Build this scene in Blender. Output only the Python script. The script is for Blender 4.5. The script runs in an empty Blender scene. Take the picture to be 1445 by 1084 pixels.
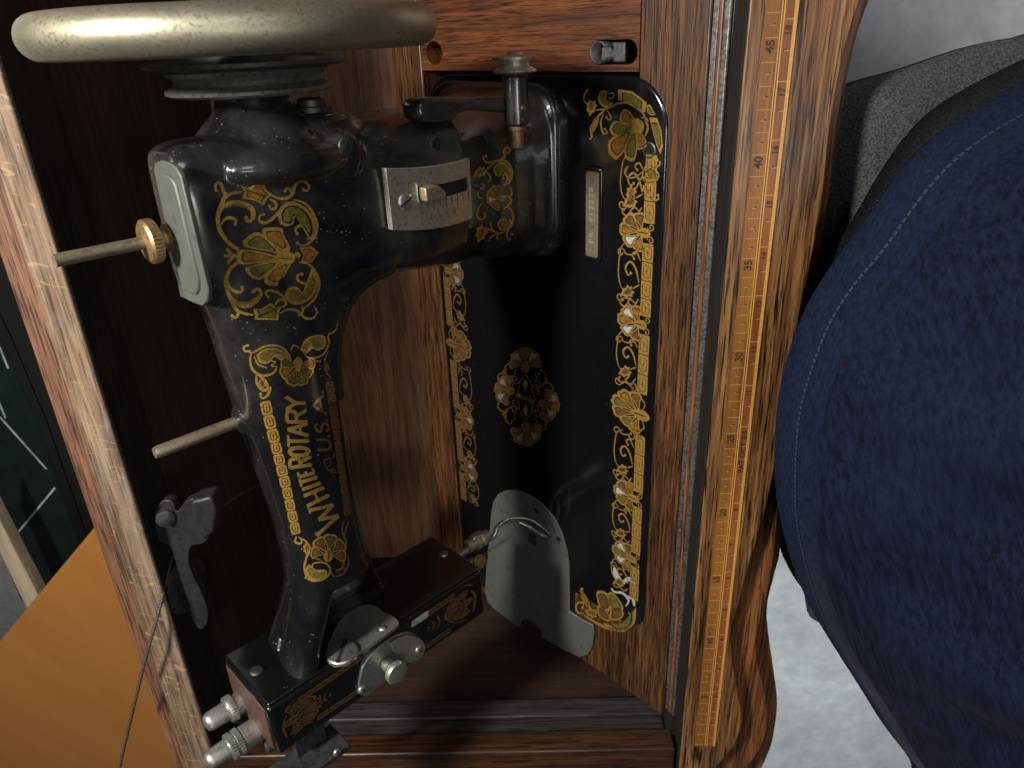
import bpy, bmesh, math, random
import numpy as np
from mathutils import Vector, Matrix
from mathutils.bvhtree import BVHTree
random.seed(7)
R_ = math.radians
S45 = math.sqrt(.5)
scene = bpy.context.scene
COL = scene.collection

# ---------------------------------------------------------------- camera
CAM = np.array([-0.07484, 0.02334, 0.40462])
CM = np.array([[0.9992, -0.0312, -0.0249], [-0.0389, -0.9025, -0.4290], [-0.0091, 0.4296, -0.9030]])  # columns right, down, forward
FPX = 1045.0
cd = bpy.data.cameras.new('camera'); cam = bpy.data.objects.new('camera', cd); COL.objects.link(cam)
right = Vector(CM[:, 0]).normalized(); fwd = Vector(CM[:, 2]); fwd = (fwd - right * fwd.dot(right)).normalized(); down = fwd.cross(right)
cam.matrix_world = Matrix(((right.x, -down.x, -fwd.x, CAM[0]), (right.y, -down.y, -fwd.y, CAM[1]), (right.z, -down.z, -fwd.z, CAM[2]), (0, 0, 0, 1)))
cd.sensor_width = 36; cd.lens = 36 * FPX / 1445; cd.clip_start = .01; cd.clip_end = 50
cd.dof.use_dof = True; cd.dof.focus_distance = .36; cd.dof.aperture_fstop = 22
scene.camera = cam
# ---------------------------------------------------------------- world, lamps and added fill lights
w = bpy.data.worlds.new('World'); scene.world = w; w.use_nodes = True
w.node_tree.nodes['Background'].inputs[0].default_value = (.80, .90, 1.0, 1)
w.node_tree.nodes['Background'].inputs[1].default_value = .035
def area(name, loc, target, size, power, col=(1, 1, 1), sy=None):
    l = bpy.data.lights.new(name, 'AREA'); l.energy = power; l.size = size; l.color = col
    if sy: l.shape = 'RECTANGLE'; l.size_y = sy
    o = bpy.data.objects.new(name, l); COL.objects.link(o); o.location = loc
    o.rotation_euler = (Vector(target) - Vector(loc)).to_track_quat('-Z', 'Y').to_euler()
    return o
area('ceiling_lamp', (-.70, .27, .66), (-.12, 0, 0), .11, 17, (1, .96, .90))
area('fill_overhead', (.30, 1.1, 1.9), (.1, -.1, -.1), .8, 8, (.92, .96, 1), .5)  # added soft overhead fill, stands for no fixture
area('tube_lamp', (.12, -.12, 1.15), (-.1, -.05, 0), .07, 2.3, (1, .98, .94), .60)
fill_lo = area('fill_floor_lower', (.55, -1.25, 1.5), (.50, -1.10, -.7), .7, 4.2, (.90, .96, 1)); fill_lo.data.spread = R_(42)  # added narrow downlight, brightens only the floor at lower right
fl = area('fill_floor_upper', (.80, .28, 1.6), (.66, .12, -.7), .5, 1.5, (.97, .98, 1)); fl.data.spread = R_(34)  # added narrow downlight that lifts the floor at upper right
scene.view_settings.view_transform = 'Standard'; scene.view_settings.look = 'None'
scene.view_settings.exposure = 0; scene.view_settings.gamma = 1
scene.render.engine = 'CYCLES'
scene.render.resolution_x = 1024; scene.render.resolution_y = 768

# ---------------------------------------------------------------- frames
def L(u, v, ww): return Vector((-v, -u, ww))            # machine frame: u towards the needle end, v to the back, w up from the bed
def W(u, v, ww):                                        # the same point in the world (bed tilted 45 degrees)
    return Vector((-(v + ww) * S45, -u, (ww - v) * S45))
def plane(px, py, z):                                   # where a sight line meets a level plane of the room
    d = CM @ np.array([(px - 722.5) / FPX, (py - 542) / FPX, 1]); s = (z - CAM[2]) / d[2]
    p = CAM + s * d; return Vector(p)
def loc_of(p): return Vector(((p[0] + p[2]) * S45, p[1], (p[2] - p[0]) * S45))   # world point in the machine frame
CAML = loc_of(CAM)
def rayl(px, py):
    d = CM @ np.array([(px - 722.5) / FPX, (py - 542) / FPX, 1]); return Vector(((d[0] + d[2]) * S45, d[1], (d[2] - d[0]) * S45)).normalized()
def on_w(px, py, ww):
    d = rayl(px, py); s = (ww - CAML.z) / d.z; p = CAML + d * s; return (-p.y, -p.x)       # (u, v)
def on_v(px, py, v):
    d = rayl(px, py); s = (-v - CAML.x) / d.x; p = CAML + d * s; return (-p.y, p.z)        # (u, w)
def on_u(px, py, u):
    d = rayl(px, py); s = (-u - CAML.y) / d.y; p = CAML + d * s; return (-p.x, p.z)        # (v, w)

# ---------------------------------------------------------------- materials
def newmat(name):
    m = bpy.data.materials.new(name); m.use_nodes = True
    nt = m.node_tree; b = nt.nodes['Principled BSDF']; return m, nt, b
def N(nt, t, **kw):
    n = nt.nodes.new(t)
    for k, v in kw.items():
        if k.startswith('i_'): n.inputs[k[2:].replace('_', ' ')].default_value = v
        else: setattr(n, k, v)
    return n
def ramp(nt, fac, stops, interp='LINEAR'):
    r = nt.nodes.new('ShaderNodeValToRGB'); r.color_ramp.interpolation = interp
    el = r.color_ramp.elements
    while len(el) < len(stops): el.new(.5)
    for e, (p, c) in zip(el, stops):
        e.position = p; e.color = (c, c, c, 1) if not hasattr(c, '__len__') else (*c, 1)
    nt.links.new(fac, r.inputs[0]); return r.outputs[0]
def mix(nt, fac, a, b, mode='MIX'):
    m = nt.nodes.new('ShaderNodeMix'); m.data_type = 'RGBA'; m.blend_type = mode
    for s, v in ((0, fac), (6, a), (7, b)):
        if hasattr(v, 'is_linked'): nt.links.new(v, m.inputs[s])
        elif s == 0: m.inputs[0].default_value = v
        else: m.inputs[s].default_value = (*v, 1)
    return m.outputs[2]
def coords(nt, scale=(1, 1, 1), rot=(0, 0, 0), loc=(0, 0, 0)):
    t = nt.nodes.new('ShaderNodeTexCoord'); q = nt.nodes.new('ShaderNodeMapping'); m = nt.nodes.new('ShaderNodeMapping')
    q.inputs['Rotation'].default_value = rot; m.inputs['Scale'].default_value = scale; m.inputs['Location'].default_value = loc
    nt.links.new(t.outputs['Object'], q.inputs[0]); nt.links.new(q.outputs[0], m.inputs[0]); return m.outputs[0]
def noise(nt, co, scale, detail=4, rough=.5, dist=0):
    n = N(nt, 'ShaderNodeTexNoise'); n.inputs['Scale'].default_value = scale; n.inputs['Detail'].default_value = detail
    n.inputs['Roughness'].default_value = rough; n.inputs['Distortion'].default_value = dist
    nt.links.new(co, n.inputs['Vector']); return n.outputs[0]
def bump(nt, b, h, strength, dist=.001):
    n = N(nt, 'ShaderNodeBump'); n.inputs['Strength'].default_value = strength; n.inputs['Distance'].default_value = dist
    nt.links.new(h, n.inputs['Height']); nt.links.new(n.outputs[0], b.inputs['Normal'])

def wood(name, dark, mid, light, rot=(0, 0, 0), axis=1, rough=.32, sc=1., pores=.8, fleck=None, loc=(0, 0, 0), coat=.35, worn=0):
    m, nt, b = newmat(name)
    s1 = [1, 1, 1]; s1[axis] = .035; s2 = [1, 1, 1]; s2[axis] = .035; s3 = [1, 1, 1]; s3[axis] = .16
    a = noise(nt, coords(nt, s1, rot, loc), 260 * sc, 6, .65, .5)
    c1 = ramp(nt, a, [(.30, dark), (.47, mid), (.68, light)])
    big = noise(nt, coords(nt, s3, rot, loc), 22 * sc, 3, .5, .8)
    c2 = mix(nt, .65, c1, ramp(nt, big, [(.3, (.38, .38, .38)), (.7, (1, 1, 1))]), 'MULTIPLY')
    p = noise(nt, coords(nt, s2, rot, loc), 780 * sc, 3, .7, .3)
    pm = ramp(nt, p, [(.50, 0), (.60, 1)])
    pn = mix(nt, pores, (0, 0, 0), pm)
    c3 = mix(nt, pn, c2, tuple(x * .16 for x in dark))
    if fleck:
        s4 = [1, 1, 1]; s4[axis] = 3.2; s4[2] = .6
        f = noise(nt, coords(nt, s4, (rot[0], rot[1], rot[2] + .25), (3, 1, 2)), 55, 3, .5, 1.5)
        c3 = mix(nt, ramp(nt, f, [(.61, 0), (.70, .55)]), c3, fleck)
    if worn:
        f2 = noise(nt, coords(nt, (1, .35, 1), rot), 16, 5, .7, 1)
        c3 = mix(nt, ramp(nt, f2, [(.52, 0), (.68, worn)]), c3, (.30, .27, .25))
    nt.links.new(c3, b.inputs['Base Color'])
    nt.links.new(ramp(nt, a, [(.3, rough + .16), (.7, rough - .04)]), b.inputs['Roughness'])
    b.inputs['Coat Weight'].default_value = coat * .6; b.inputs['Coat Roughness'].default_value = .28; b.inputs['Specular IOR Level'].default_value = .35
    bump(nt, b, mix(nt, .5, a, p), .35, .0006)
    return m

M = {}
M['oak_stile'] = wood('oak_stile', (.015, .006, .003), (.066, .027, .010), (.17, .075, .024), sc=1.6, pores=1, rough=.36)
M['oak_rail'] = wood('oak_rail', (.030, .009, .004), (.10, .030, .010), (.19, .065, .02), rot=(0, R_(45), 0), axis=0, sc=1.4, rough=.36)
M['oak_ruler'] = wood('oak_ruler', (.035, .016, .008), (.15, .068, .024), (.36, .175, .060), rough=.30, sc=.95, pores=.95)
M['oak_edge'] = wood('oak_edge', (.05, .016, .007), (.15, .055, .02), (.30, .12, .04), rough=.3)
M['oak_rim'] = wood('oak_rim', (.075, .045, .028), (.22, .142, .088), (.36, .25, .16), rough=.33, fleck=(.48, .29, .14), pores=.6, worn=.3)
M['oak_rim_side'] = wood('oak_rim_side', (.08, .032, .018), (.18, .082, .045), (.28, .14, .08), rough=.5)
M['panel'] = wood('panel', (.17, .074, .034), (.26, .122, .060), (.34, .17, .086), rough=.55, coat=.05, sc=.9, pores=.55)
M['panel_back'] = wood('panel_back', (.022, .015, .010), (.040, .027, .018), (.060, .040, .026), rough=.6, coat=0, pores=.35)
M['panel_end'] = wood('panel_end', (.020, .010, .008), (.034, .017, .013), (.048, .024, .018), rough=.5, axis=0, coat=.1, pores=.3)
M['dark_rail'] = wood('dark_rail', (.016, .014, .014), (.035, .03, .03), (.06, .052, .05), rough=.5, axis=0, coat=.1)
M['oak_low'] = wood('oak_low', (.018, .007, .004), (.048, .019, .009), (.085, .038, .016), axis=0)

def enamel(name, dust=.5, rough=.16):
    m, nt, b = newmat(name)
    co = coords(nt)
    big = noise(nt, co, 28, 6, .65, .5)
    fine = noise(nt, co, 900, 3, .6)
    v = N(nt, 'ShaderNodeTexVoronoi'); v.inputs['Scale'].default_value = 420; nt.links.new(co, v.inputs['Vector'])
    dots = ramp(nt, v.outputs['Distance'], [(.10, 1), (.18, 0)])
    sel = ramp(nt, noise(nt, co, 120, 2), [(.54, 0), (.66, 1)])
    v2 = N(nt, 'ShaderNodeTexVoronoi'); v2.inputs['Scale'].default_value = 230; nt.links.new(co, v2.inputs['Vector'])
    d2 = ramp(nt, v2.outputs['Distance'], [(.07, .9), (.13, 0)])
    s2 = ramp(nt, noise(nt, co, 60, 3), [(.60, 0), (.68, .8)])
    dm = mix(nt, 1, mix(nt, 1, dots, sel, 'MULTIPLY'), mix(nt, 1, d2, s2, 'MULTIPLY'), 'ADD')
    film = ramp(nt, big, [(.36, 0), (.76, dust * .34)])
    tc = nt.nodes.new('ShaderNodeTexCoord'); sp_ = nt.nodes.new('ShaderNodeSeparateXYZ'); nt.links.new(tc.outputs['Object'], sp_.inputs[0])
    mr = nt.nodes.new('ShaderNodeMapRange'); mr.inputs['From Min'].default_value = -.17; mr.inputs['From Max'].default_value = -.06; mr.inputs['To Min'].default_value = .18; mr.inputs['To Max'].default_value = 1.15
    nt.links.new(sp_.outputs['Y'], mr.inputs['Value']); film = mix(nt, 1, film, mr.outputs[0], 'MULTIPLY')
    c1 = mix(nt, film, (.0035, .0036, .0040), (.085, .083, .078))
    dm2 = mix(nt, dust, (0, 0, 0), dm)
    c2 = mix(nt, dm2, c1, (.24, .235, .21))
    nt.links.new(c2, b.inputs['Base Color'])
    nt.links.new(ramp(nt, big, [(.35, rough), (.75, rough + .22 * dust + .05)]), b.inputs['Roughness'])
    b.inputs['Coat Weight'].default_value = .6; b.inputs['Coat Roughness'].default_value = .12
    bump(nt, b, mix(nt, .25, big, fine), .10, .0006)
    return m
M['enamel'] = enamel('enamel', 1.0, .19)
M['enamel_bed'] = enamel('enamel_bed', .10, .12)
M['enamel_head'] = enamel('enamel_head', .3, .16)

def metal(name, col, spot, rough=.35, scale=500, amount=(.5, .62), metallic=.9, big=.4):
    m, nt, b = newmat(name); co = coords(nt)
    n1 = noise(nt, co, scale, 3, .6); n2 = noise(nt, co, 45, 5, .65)
    f = ramp(nt, n1, [(amount[0], 0), (amount[1], 1)])
    g = ramp(nt, n2, [(.40, 0), (.66, 1)])
    k = mix(nt, 1, f, mix(nt, big, (1, 1, 1), g), 'MULTIPLY')
    c = mix(nt, k, col, spot); c = mix(nt, mix(nt, .45, (0, 0, 0), g), c, tuple(.6 * a + .4 * s for a, s in zip(col, spot)))
    nt.links.new(c, b.inputs['Base Color']); b.inputs['Metallic'].default_value = metallic
    nt.links.new(ramp(nt, n2, [(.3, rough), (.7, rough + .2)]), b.inputs['Roughness'])
    bump(nt, b, mix(nt, .5, n1, n2), .12, .0004)
    return m
M['nickel'] = metal('nickel', (.56, .55, .46), (.11, .09, .06), .36, 750, (.56, .66))
M['wheel_metal'] = metal('wheel_metal', (.38, .36, .26), (.12, .085, .055), .36, 700, (.50, .66), .85, .95)
M['plate_metal'] = metal('plate_metal', (.13, .14, .125), (.065, .065, .05), .46, 120, (.55, .75), .55)
M['steel'] = metal('steel', (.45, .45, .42), (.12, .10, .08), .33, 400, (.58, .7))
M['brass'] = metal('brass', (.45, .30, .15), (.16, .10, .05), .4, 500, (.5, .65))
M['pin_metal'] = metal('pin_metal', (.42, .35, .23), (.14, .11, .075), .38, 420, (.54, .70), .85)
M['copper'] = metal('copper', (.34, .20, .13), (.14, .08, .05), .45, 500, (.5, .7))
M['dark_copper'] = metal('dark_copper', (.13, .07, .045), (.03, .02, .015), .5, 300, (.45, .65), .5)
M['dark_metal'] = metal('dark_metal', (.10, .10, .10), (.035, .035, .034), .42, 300, (.45, .65), .8)
M['near_black_wood'] = wood('near_black_wood', (.006, .005, .004), (.012, .010, .009), (.022, .018, .015), rough=.6, coat=0)
M['pulley'] = metal('pulley', (.27, .27, .23), (.08, .075, .065), .4, 500, (.5, .65), .8)
M['iron'] = metal('iron', (.030, .030, .031), (.014, .013, .012), .40, 250, (.45, .65), .4)
M['strip'] = metal('strip', (.20, .21, .195), (.10, .10, .09), .6, 300, (.5, .75), .05)
M['edge_metal'] = metal('edge_metal', (.16, .15, .14), (.03, .02, .018), .33, 500, (.42, .6), .6)
M['serial'] = metal('serial', (.21, .17, .11), (.10, .08, .05), .45, 300, (.5, .7), .7)

def plain(name, col, rough=.5, metallic=0, n=0, scale=300):
    m, nt, b = newmat(name)
    b.inputs['Roughness'].default_value = rough; b.inputs['Metallic'].default_value = metallic
    a = noise(nt, coords(nt), scale, 4, .6)
    c = ramp(nt, a, [(.3, tuple(x * (1 - n) for x in col)), (.7, tuple(min(1, x * (1 + n)) for x in col))])
    nt.links.new(c, b.inputs['Base Color']); return m
M['gold'] = plain('gold', (.46, .27, .058), .32, .6, .4, 900)
M['gold_dim'] = plain('gold_dim', (.17, .09, .028), .45, .5, .45, 700)
M['olive'] = plain('olive', (.11, .095, .020), .35, .2, .45, 500)
M['amber'] = plain('amber', (.24, .11, .018), .35, .3, .5, 420)
M['brown'] = plain('brown', (.10, .050, .018), .4, .2, .5, 420)
M['silver'] = plain('silver', (.42, .41, .37), .35, .3, .3, 600)
M['silver_dim'] = plain('silver_dim', (.17, .155, .13), .4, .2, .4, 600)
M['etched'] = plain('etched', (.20, .185, .14), .5, .4, .4, 900)
M['black'] = plain('black', (.006, .006, .006), .35)
M['void'] = plain('void', (.004, .004, .004), .9)
M['ink'] = plain('ink', (.035, .018, .010), .6, 0, .5, 1500)
M['cm_tape'] = wood('cm_tape', (.15, .052, .010), (.25, .096, .017), (.33, .138, .026), rough=.35, pores=.15, sc=1.5)
M['inch_tape'] = wood('inch_tape', (.16, .045, .014), (.24, .075, .022), (.30, .10, .03), rough=.35, pores=.25, sc=1.5)
M['inlay'] = plain('inlay', (.46, .23, .045), .35, 0, .2, 900)
M['pale_tick'] = plain('pale_tick', (.42, .22, .06), .4, 0, .2, 900)
M['green'] = plain('green', (.006, .012, .010), .35, 0, .3, 40)
M['white_line'] = plain('white_line', (.30, .34, .32), .5, 0, .5, 60)
M['pale_wood'] = wood('pale_wood', (.42, .33, .2), (.55, .45, .30), (.64, .54, .38), rough=.5, pores=.1, coat=0)
M['pink'] = plain('pink', (.60, .12, .38), .7)
M['skin'] = plain('skin', (.45, .26, .18), .5)
M['cable'] = metal('cable', (.12, .10, .08), (.05, .035, .025), .5, 900, (.45, .6), .6)

def floor_mat():
    m, nt, b = newmat('concrete'); co = coords(nt)
    a = noise(nt, co, 7, 8, .68, .6); c = noise(nt, co, 45, 5, .6)
    k = mix(nt, .35, a, c)
    nt.links.new(ramp(nt, k, [(.32, (.22, .225, .225)), (.5, (.31, .315, .31)), (.68, (.42, .425, .42))]), b.inputs['Base Color'])
    b.inputs['Roughness'].default_value = .55; bump(nt, b, c, .15, .002); return m
M['floor'] = floor_mat()
def table_mat():
    m, nt, b = newmat('orange_wood'); a = noise(nt, coords(nt, (1, .12, 1), (0, 0, R_(-38))), 26, 4, .5, .4)
    nt.links.new(ramp(nt, a, [(.3, (.38, .155, .036)), (.7, (.43, .18, .044))]), b.inputs['Base Color'])
    b.inputs['Roughness'].default_value = .38; return m
M['orange'] = table_mat()
def cloth(name, c0, c1, sx=(1, 1, 1), scale=900, big=0., rough=.9, bs=.4, sheen=.2, rot=(0, 0, 0)):
    m, nt, b = newmat(name)
    a = noise(nt, coords(nt, sx, rot), scale, 3, .7); g = noise(nt, coords(nt, (1, .35, 1), rot), 22, 5, .6)
    col = ramp(nt, a, [(.36, c0), (.64, c1)])
    if big: col = mix(nt, ramp(nt, g, [(.40, 0), (.85, big)]), col, tuple(x * 1.5 for x in c1))
    nt.links.new(col, b.inputs['Base Color']); b.inputs['Roughness'].default_value = rough
    b.inputs['Specular IOR Level'].default_value = .12; b.inputs['Sheen Weight'].default_value = sheen * .4; b.inputs['Sheen Roughness'].default_value = .4
    bump(nt, b, a, bs, .0008); return m
M['navy'] = cloth('navy', (.0013, .0021, .0072), (.0062, .0092, .0250), (1, .10, 1), 480, .45, rot=(0, 0, R_(-22)), sheen=.04, bs=1.0)
M['hem'] = cloth('hem', (.0020, .0036, .012), (.0065, .011, .030), (1, .3, 1), 650, .2, sheen=.15)
M['thread'] = plain('thread', (.008, .016, .036), .8)
M['heather'] = cloth('heather', (.016, .017, .018), (.075, .078, .08), (1, 1, 1), 900, 0, bs=.7)
M['under_black'] = cloth('under_black', (.004, .004, .005), (.012, .012, .014), scale=900, sheen=.02)

# ---------------------------------------------------------------- object helpers
def link(name, me, mats, parent=None, smooth=35):
    o = bpy.data.objects.new(name, me); COL.objects.link(o)
    for mm in (mats if isinstance(mats, (list, tuple)) else [mats]): me.materials.append(M[mm] if isinstance(mm, str) else mm)
    if parent: o.parent = parent
    if smooth:
        me.shade_smooth()
        if smooth < 180: me.set_sharp_from_angle(angle=R_(smooth))
    return o
def mesh(name, vs, fs, mats, parent=None, smooth=35, fm=None):
    me = bpy.data.meshes.new(name); me.from_pydata([tuple(v) for v in vs], [], fs)
    if fm is not None: me.polygons.foreach_set('material_index', fm)
    bm = bmesh.new(); bm.from_mesh(me)
    if fm is None: bmesh.ops.recalc_face_normals(bm, faces=bm.faces)
    bm.to_mesh(me); bm.free(); me.update()
    return link(name, me, mats, parent, smooth)
def bev(o, wd, seg=2, angle=40):
    b = o.modifiers.new('bevel', 'BEVEL'); b.width = wd; b.segments = seg; b.limit_method = 'ANGLE'; b.angle_limit = R_(angle); b.harden_normals = False
    return o
def prism(name, pts, fa, fb, mats, parent=None, bevel=0, seg=2, smooth=35):
    n = len(pts); vs = [fa(*p) for p in pts] + [fb(*p) for p in pts]
    fs = [tuple(range(n)), tuple(range(2 * n - 1, n - 1, -1))] + [(i, (i + 1) % n, n + (i + 1) % n, n + i) for i in range(n)]
    o = mesh(name, vs, fs, mats, parent, smooth)
    if bevel: bev(o, bevel, seg)
    return o
def box(name, a, b, mats, parent=None, bevel=.0008, fr=None, seg=2):
    fr = fr or (lambda x, y, z: Vector((x, y, z)))
    return prism(name, [(a[0], a[1]), (b[0], a[1]), (b[0], b[1]), (a[0], b[1])], lambda x, y: fr(x, y, a[2]), lambda x, y: fr(x, y, b[2]), mats, parent, bevel, seg)
def rounded(x0, y0, x1, y1, r, n=6):
    rs = r if hasattr(r, '__len__') else [r] * 4; out = []
    for (cx, cy, a0), rr in zip(((x1, y1, 0), (x0, y1, 90), (x0, y0, 180), (x1, y0, 270)), rs):
        sx = -1 if cx == x1 else 1; sy = -1 if cy == y1 else 1
        for k in range(n + 1):
            a = R_(a0 + 90 * k / n); out.append((cx + sx * rr + rr * math.cos(a), cy + sy * rr + rr * math.sin(a)))
    return out
def frame_of(axis):
    z = Vector(axis).normalized(); t = Vector((0, 0, 1)) if abs(z.z) < .9 else Vector((1, 0, 0))
    x = t.cross(z).normalized(); return x, z.cross(x), z
def lathe(name, prof, org, axis, mats, parent=None, n=48, smooth=35, fmf=None, knurl=None):
    x, y, z = frame_of(axis); org = Vector(org); vs = []; fs = []; fm = []
    for (r, h) in prof:
        for k in range(n):
            a = 2 * math.pi * k / n; rr = r
            if knurl and knurl[0] <= h <= knurl[1] and r > knurl[2]: rr = r * (1 + (.035 if k % 2 else -.035))
            vs.append(org + z * h + (x * math.cos(a) + y * math.sin(a)) * rr)
    m = len(prof)
    for i in range(m - 1):
        for k in range(n):
            fs.append((i * n + k, i * n + (k + 1) % n, (i + 1) * n + (k + 1) % n, (i + 1) * n + k)); fm.append(fmf(i) if fmf else 0)
    fs.append(tuple(range(n - 1, -1, -1))); fm.append(0); fs.append(tuple(range((m - 1) * n, m * n))); fm.append(0)
    return mesh(name, vs, fs, mats, parent, smooth, fm if fmf else None)
def tube(name, pts, r, mats, parent=None, n=12, smooth=180, caps=True):
    P = [Vector(p) for p in pts]; rs = r if hasattr(r, '__len__') else [r] * len(P); vs = []; fs = []
    up = None
    for i, p in enumerate(P):
        t = (P[min(i + 1, len(P) - 1)] - P[max(i - 1, 0)]).normalized()
        if up is None: up = frame_of(t)[0]
        up = (up - t * up.dot(t)).normalized(); s = t.cross(up)
        for k in range(n):
            a = 2 * math.pi * k / n; vs.append(p + (up * math.cos(a) + s * math.sin(a)) * rs[i])
    for i in range(len(P) - 1):
        for k in range(n): fs.append((i * n + k, i * n + (k + 1) % n, (i + 1) * n + (k + 1) % n, (i + 1) * n + k))
    if caps: fs.append(tuple(range(n))); fs.append(tuple(range((len(P) - 1) * n, len(P) * n)))
    return mesh(name, vs, fs, mats, parent, smooth)
def spline(pts, step):
    P = [np.array(p, float) for p in pts]
    if len(P) < 3:
        n = max(2, int(np.linalg.norm(P[1] - P[0]) / step) + 1); return [P[0] + (P[1] - P[0]) * t for t in np.linspace(0, 1, n)]
    P = [2 * P[0] - P[1]] + P + [2 * P[-1] - P[-2]]; out = []
    for i in range(1, len(P) - 2):
        n = max(2, int(np.linalg.norm(P[i + 1] - P[i]) / step) + 1)
        for t in np.linspace(0, 1, n, endpoint=False):
            a, b, c, d = P[i - 1:i + 3]
            out.append(.5 * (2 * b + (c - a) * t + (2 * a - 5 * b + 4 * c - d) * t * t + (3 * b - a - 3 * c + d) * t ** 3))
    out.append(P[-2]); return out
def empty(name, loc=(0, 0, 0), rot=(0, 0, 0)):
    o = bpy.data.objects.new(name, None); COL.objects.link(o); o.location = loc; o.rotation_euler = rot; o.empty_display_size = .05; return o
def tag(o, label=None, cat=None, group=None, kind=None):
    for k, v in (('label', label), ('category', cat), ('group', group), ('kind', kind)):
        if v: o[k] = v
    return o
def screw(pos, nrm, r, parent, mat='steel', ang=.5, dome=.35, h=.0009):
    x, y, z = frame_of(nrm); pos = Vector(pos)
    o = lathe('screw', [(r * 1.0, -.0006), (r, h * .5), (r * .93, h * .85), (r * .6, h + r * dome * .25), (r * .02, h + r * dome * .3)], pos, nrm, mat, parent, 28)
    d = x * math.cos(ang) + y * math.sin(ang); e = z.cross(d); t = h + r * dome * .3 + .00012
    vs = [pos + d * (sx * r * .94) + e * (sy * r * .11) + z * tt for tt in (0, t) for sx, sy in ((-1, -1), (1, -1), (1, 1), (-1, 1))]
    mesh('slot', vs, [(0, 1, 2, 3), (4, 5, 6, 7), (0, 1, 5, 4), (1, 2, 6, 5), (2, 3, 7, 6), (3, 0, 4, 7)], 'void', o, 0)
    return o

# ================================================================ THE SETTING
def quad_floor():
    me_vs = [(-6, -6, -.72), (6, -6, -.72), (6, 6, -.72), (-6, 6, -.72)]
    o = mesh('floor', me_vs, [(0, 1, 2, 3)], 'floor', None, 0); tag(o, 'mottled grey concrete floor', kind='structure')
quad_floor()

# ================================================================ CABINET
cab = empty('sewing_cabinet', (0, -.2, .042))
tag(cab, 'brown oak sewing cabinet with open well and inlaid ruler along its front edge', 'cabinet')
def cpart(o):
    o.parent = cab; o.matrix_parent_inverse = Matrix.Translation((0, .2, -.042)); return o
ZT = .042
# back rim (left in the picture): light worn top face, darker chamfer outside, black inner side
rim_o = [(-.3268, .25), (-.3268, -.03), (-.3285, -.09), (-.3295, -.17), (-.3300, -.29), (-.3325, -.45), (-.3325, -.56)]
pts = [(-.3105, .25)] + [(-.3105, -.56)] + rim_o[::-1]
cpart(prism('back_rim', pts, lambda x, y: Vector((x, y, ZT)), lambda x, y: Vector((x, y, ZT - .022)), 'oak_rim', None, .0012))
cpart(prism('rim_moulding', [(-.322, .25), (-.322, -.56)] + [(-.3455, y) for x, y in rim_o[::-1]], lambda x, y: Vector((x, y, ZT - .006)), lambda x, y: Vector((x, y, ZT - .03)), 'oak_rim_side', None, .003, 3))
cpart(box('rim_lining', (-.3135, -.50, ZT - .034), (-.3098, .25, ZT - .0015), 'near_black_wood', None, .0006))
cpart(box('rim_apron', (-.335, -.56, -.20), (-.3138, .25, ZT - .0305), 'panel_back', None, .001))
# well: back wall, bottom, end wall
ZW = -.20
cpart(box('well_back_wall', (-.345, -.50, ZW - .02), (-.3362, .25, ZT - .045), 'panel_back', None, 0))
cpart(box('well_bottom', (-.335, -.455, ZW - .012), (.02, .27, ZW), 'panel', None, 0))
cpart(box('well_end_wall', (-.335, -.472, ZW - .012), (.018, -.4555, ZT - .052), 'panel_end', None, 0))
cpart(box('well_top_wall', (-.335, .2705, ZW - .012), (.02, .285, ZT - .01), 'panel', None, 0))
# slanted bottom board seen between arm and bed
cpart(box('end_ledge', (-.3085, -.4550, -.0075), (.016, -.4420, .0085), 'dark_rail', None, .001))
cpart(box('end_ledge', (-.3085, -.4640, .0088), (.016, -.4440, .0235), 'dark_rail', None, .001))
cpart(box('end_rail', (-.3095, -.56, .0238), (.0195, -.4390, ZT - .0008), 'oak_low', None, .0015))
# hinged machine board, in the machine frame (baked to world)
def BW(u, v, ww): return W(u, v, ww)
TB = -.0015
def bbox(name, u0, u1, v0, v1, w0, w1, mat, bevel=.001): return cpart(box(name, (u0, v0, w0), (u1, v1, w1), mat, None, bevel, BW))
bbox('board_stile', -.25, .4385, -.0208, .0200, TB - .020, TB, 'oak_stile', .0008)
bbox('board_stile', -.25, .4385, .2030, .2360, TB - .020, TB, 'oak_stile', .0012)
# upper rail with the two oil-drip holes cut through it
def board_rail():
    outer = [(-.25, .0203), (-.002, .0203), (-.002, .2027), (-.25, .2027)]
    bm = bmesh.new()
    def ring(pts): return [bm.verts.new(BW(p[0], p[1], TB)) for p in pts]
    def slot(uc, va, vb, r, n=10):
        out = []
        for k in range(n + 1): a = R_(90 + 180 * k / n); out.append((uc + r * math.sin(a) * 1.0, va - r * abs(math.cos(a)) if False else va + r * math.cos(a)))
        for k in range(n + 1): a = R_(-90 + 180 * k / n); out.append((uc + r * math.sin(a), vb + r * math.cos(a)))
        return out
    hs = [slot(-.0115, .0265 + .001, .0475, .0062), slot(-.0128, .1870, .1890, .0072)]
    loops = [ring(outer)] + [ring(h) for h in hs]; edges = []
    for l in loops:
        for i in range(len(l)): edges.append(bm.edges.new((l[i], l[(i + 1) % len(l)])))
    bmesh.ops.triangle_fill(bm, edges=edges, use_beauty=True)
    r = bmesh.ops.extrude_face_region(bm, geom=list(bm.faces))
    nrm = W(0, 0, 1) - W(0, 0, 0)
    for v in [g for g in r['geom'] if isinstance(g, bmesh.types.BMVert)]: v.co -= nrm * .020
    bmesh.ops.recalc_face_normals(bm, faces=bm.faces)
    me = bpy.data.meshes.new('board_rail'); bm.to_mesh(me); bm.free()
    return cpart(link('board_rail', me, 'oak_rail', None, 30))
board_rail()
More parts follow.
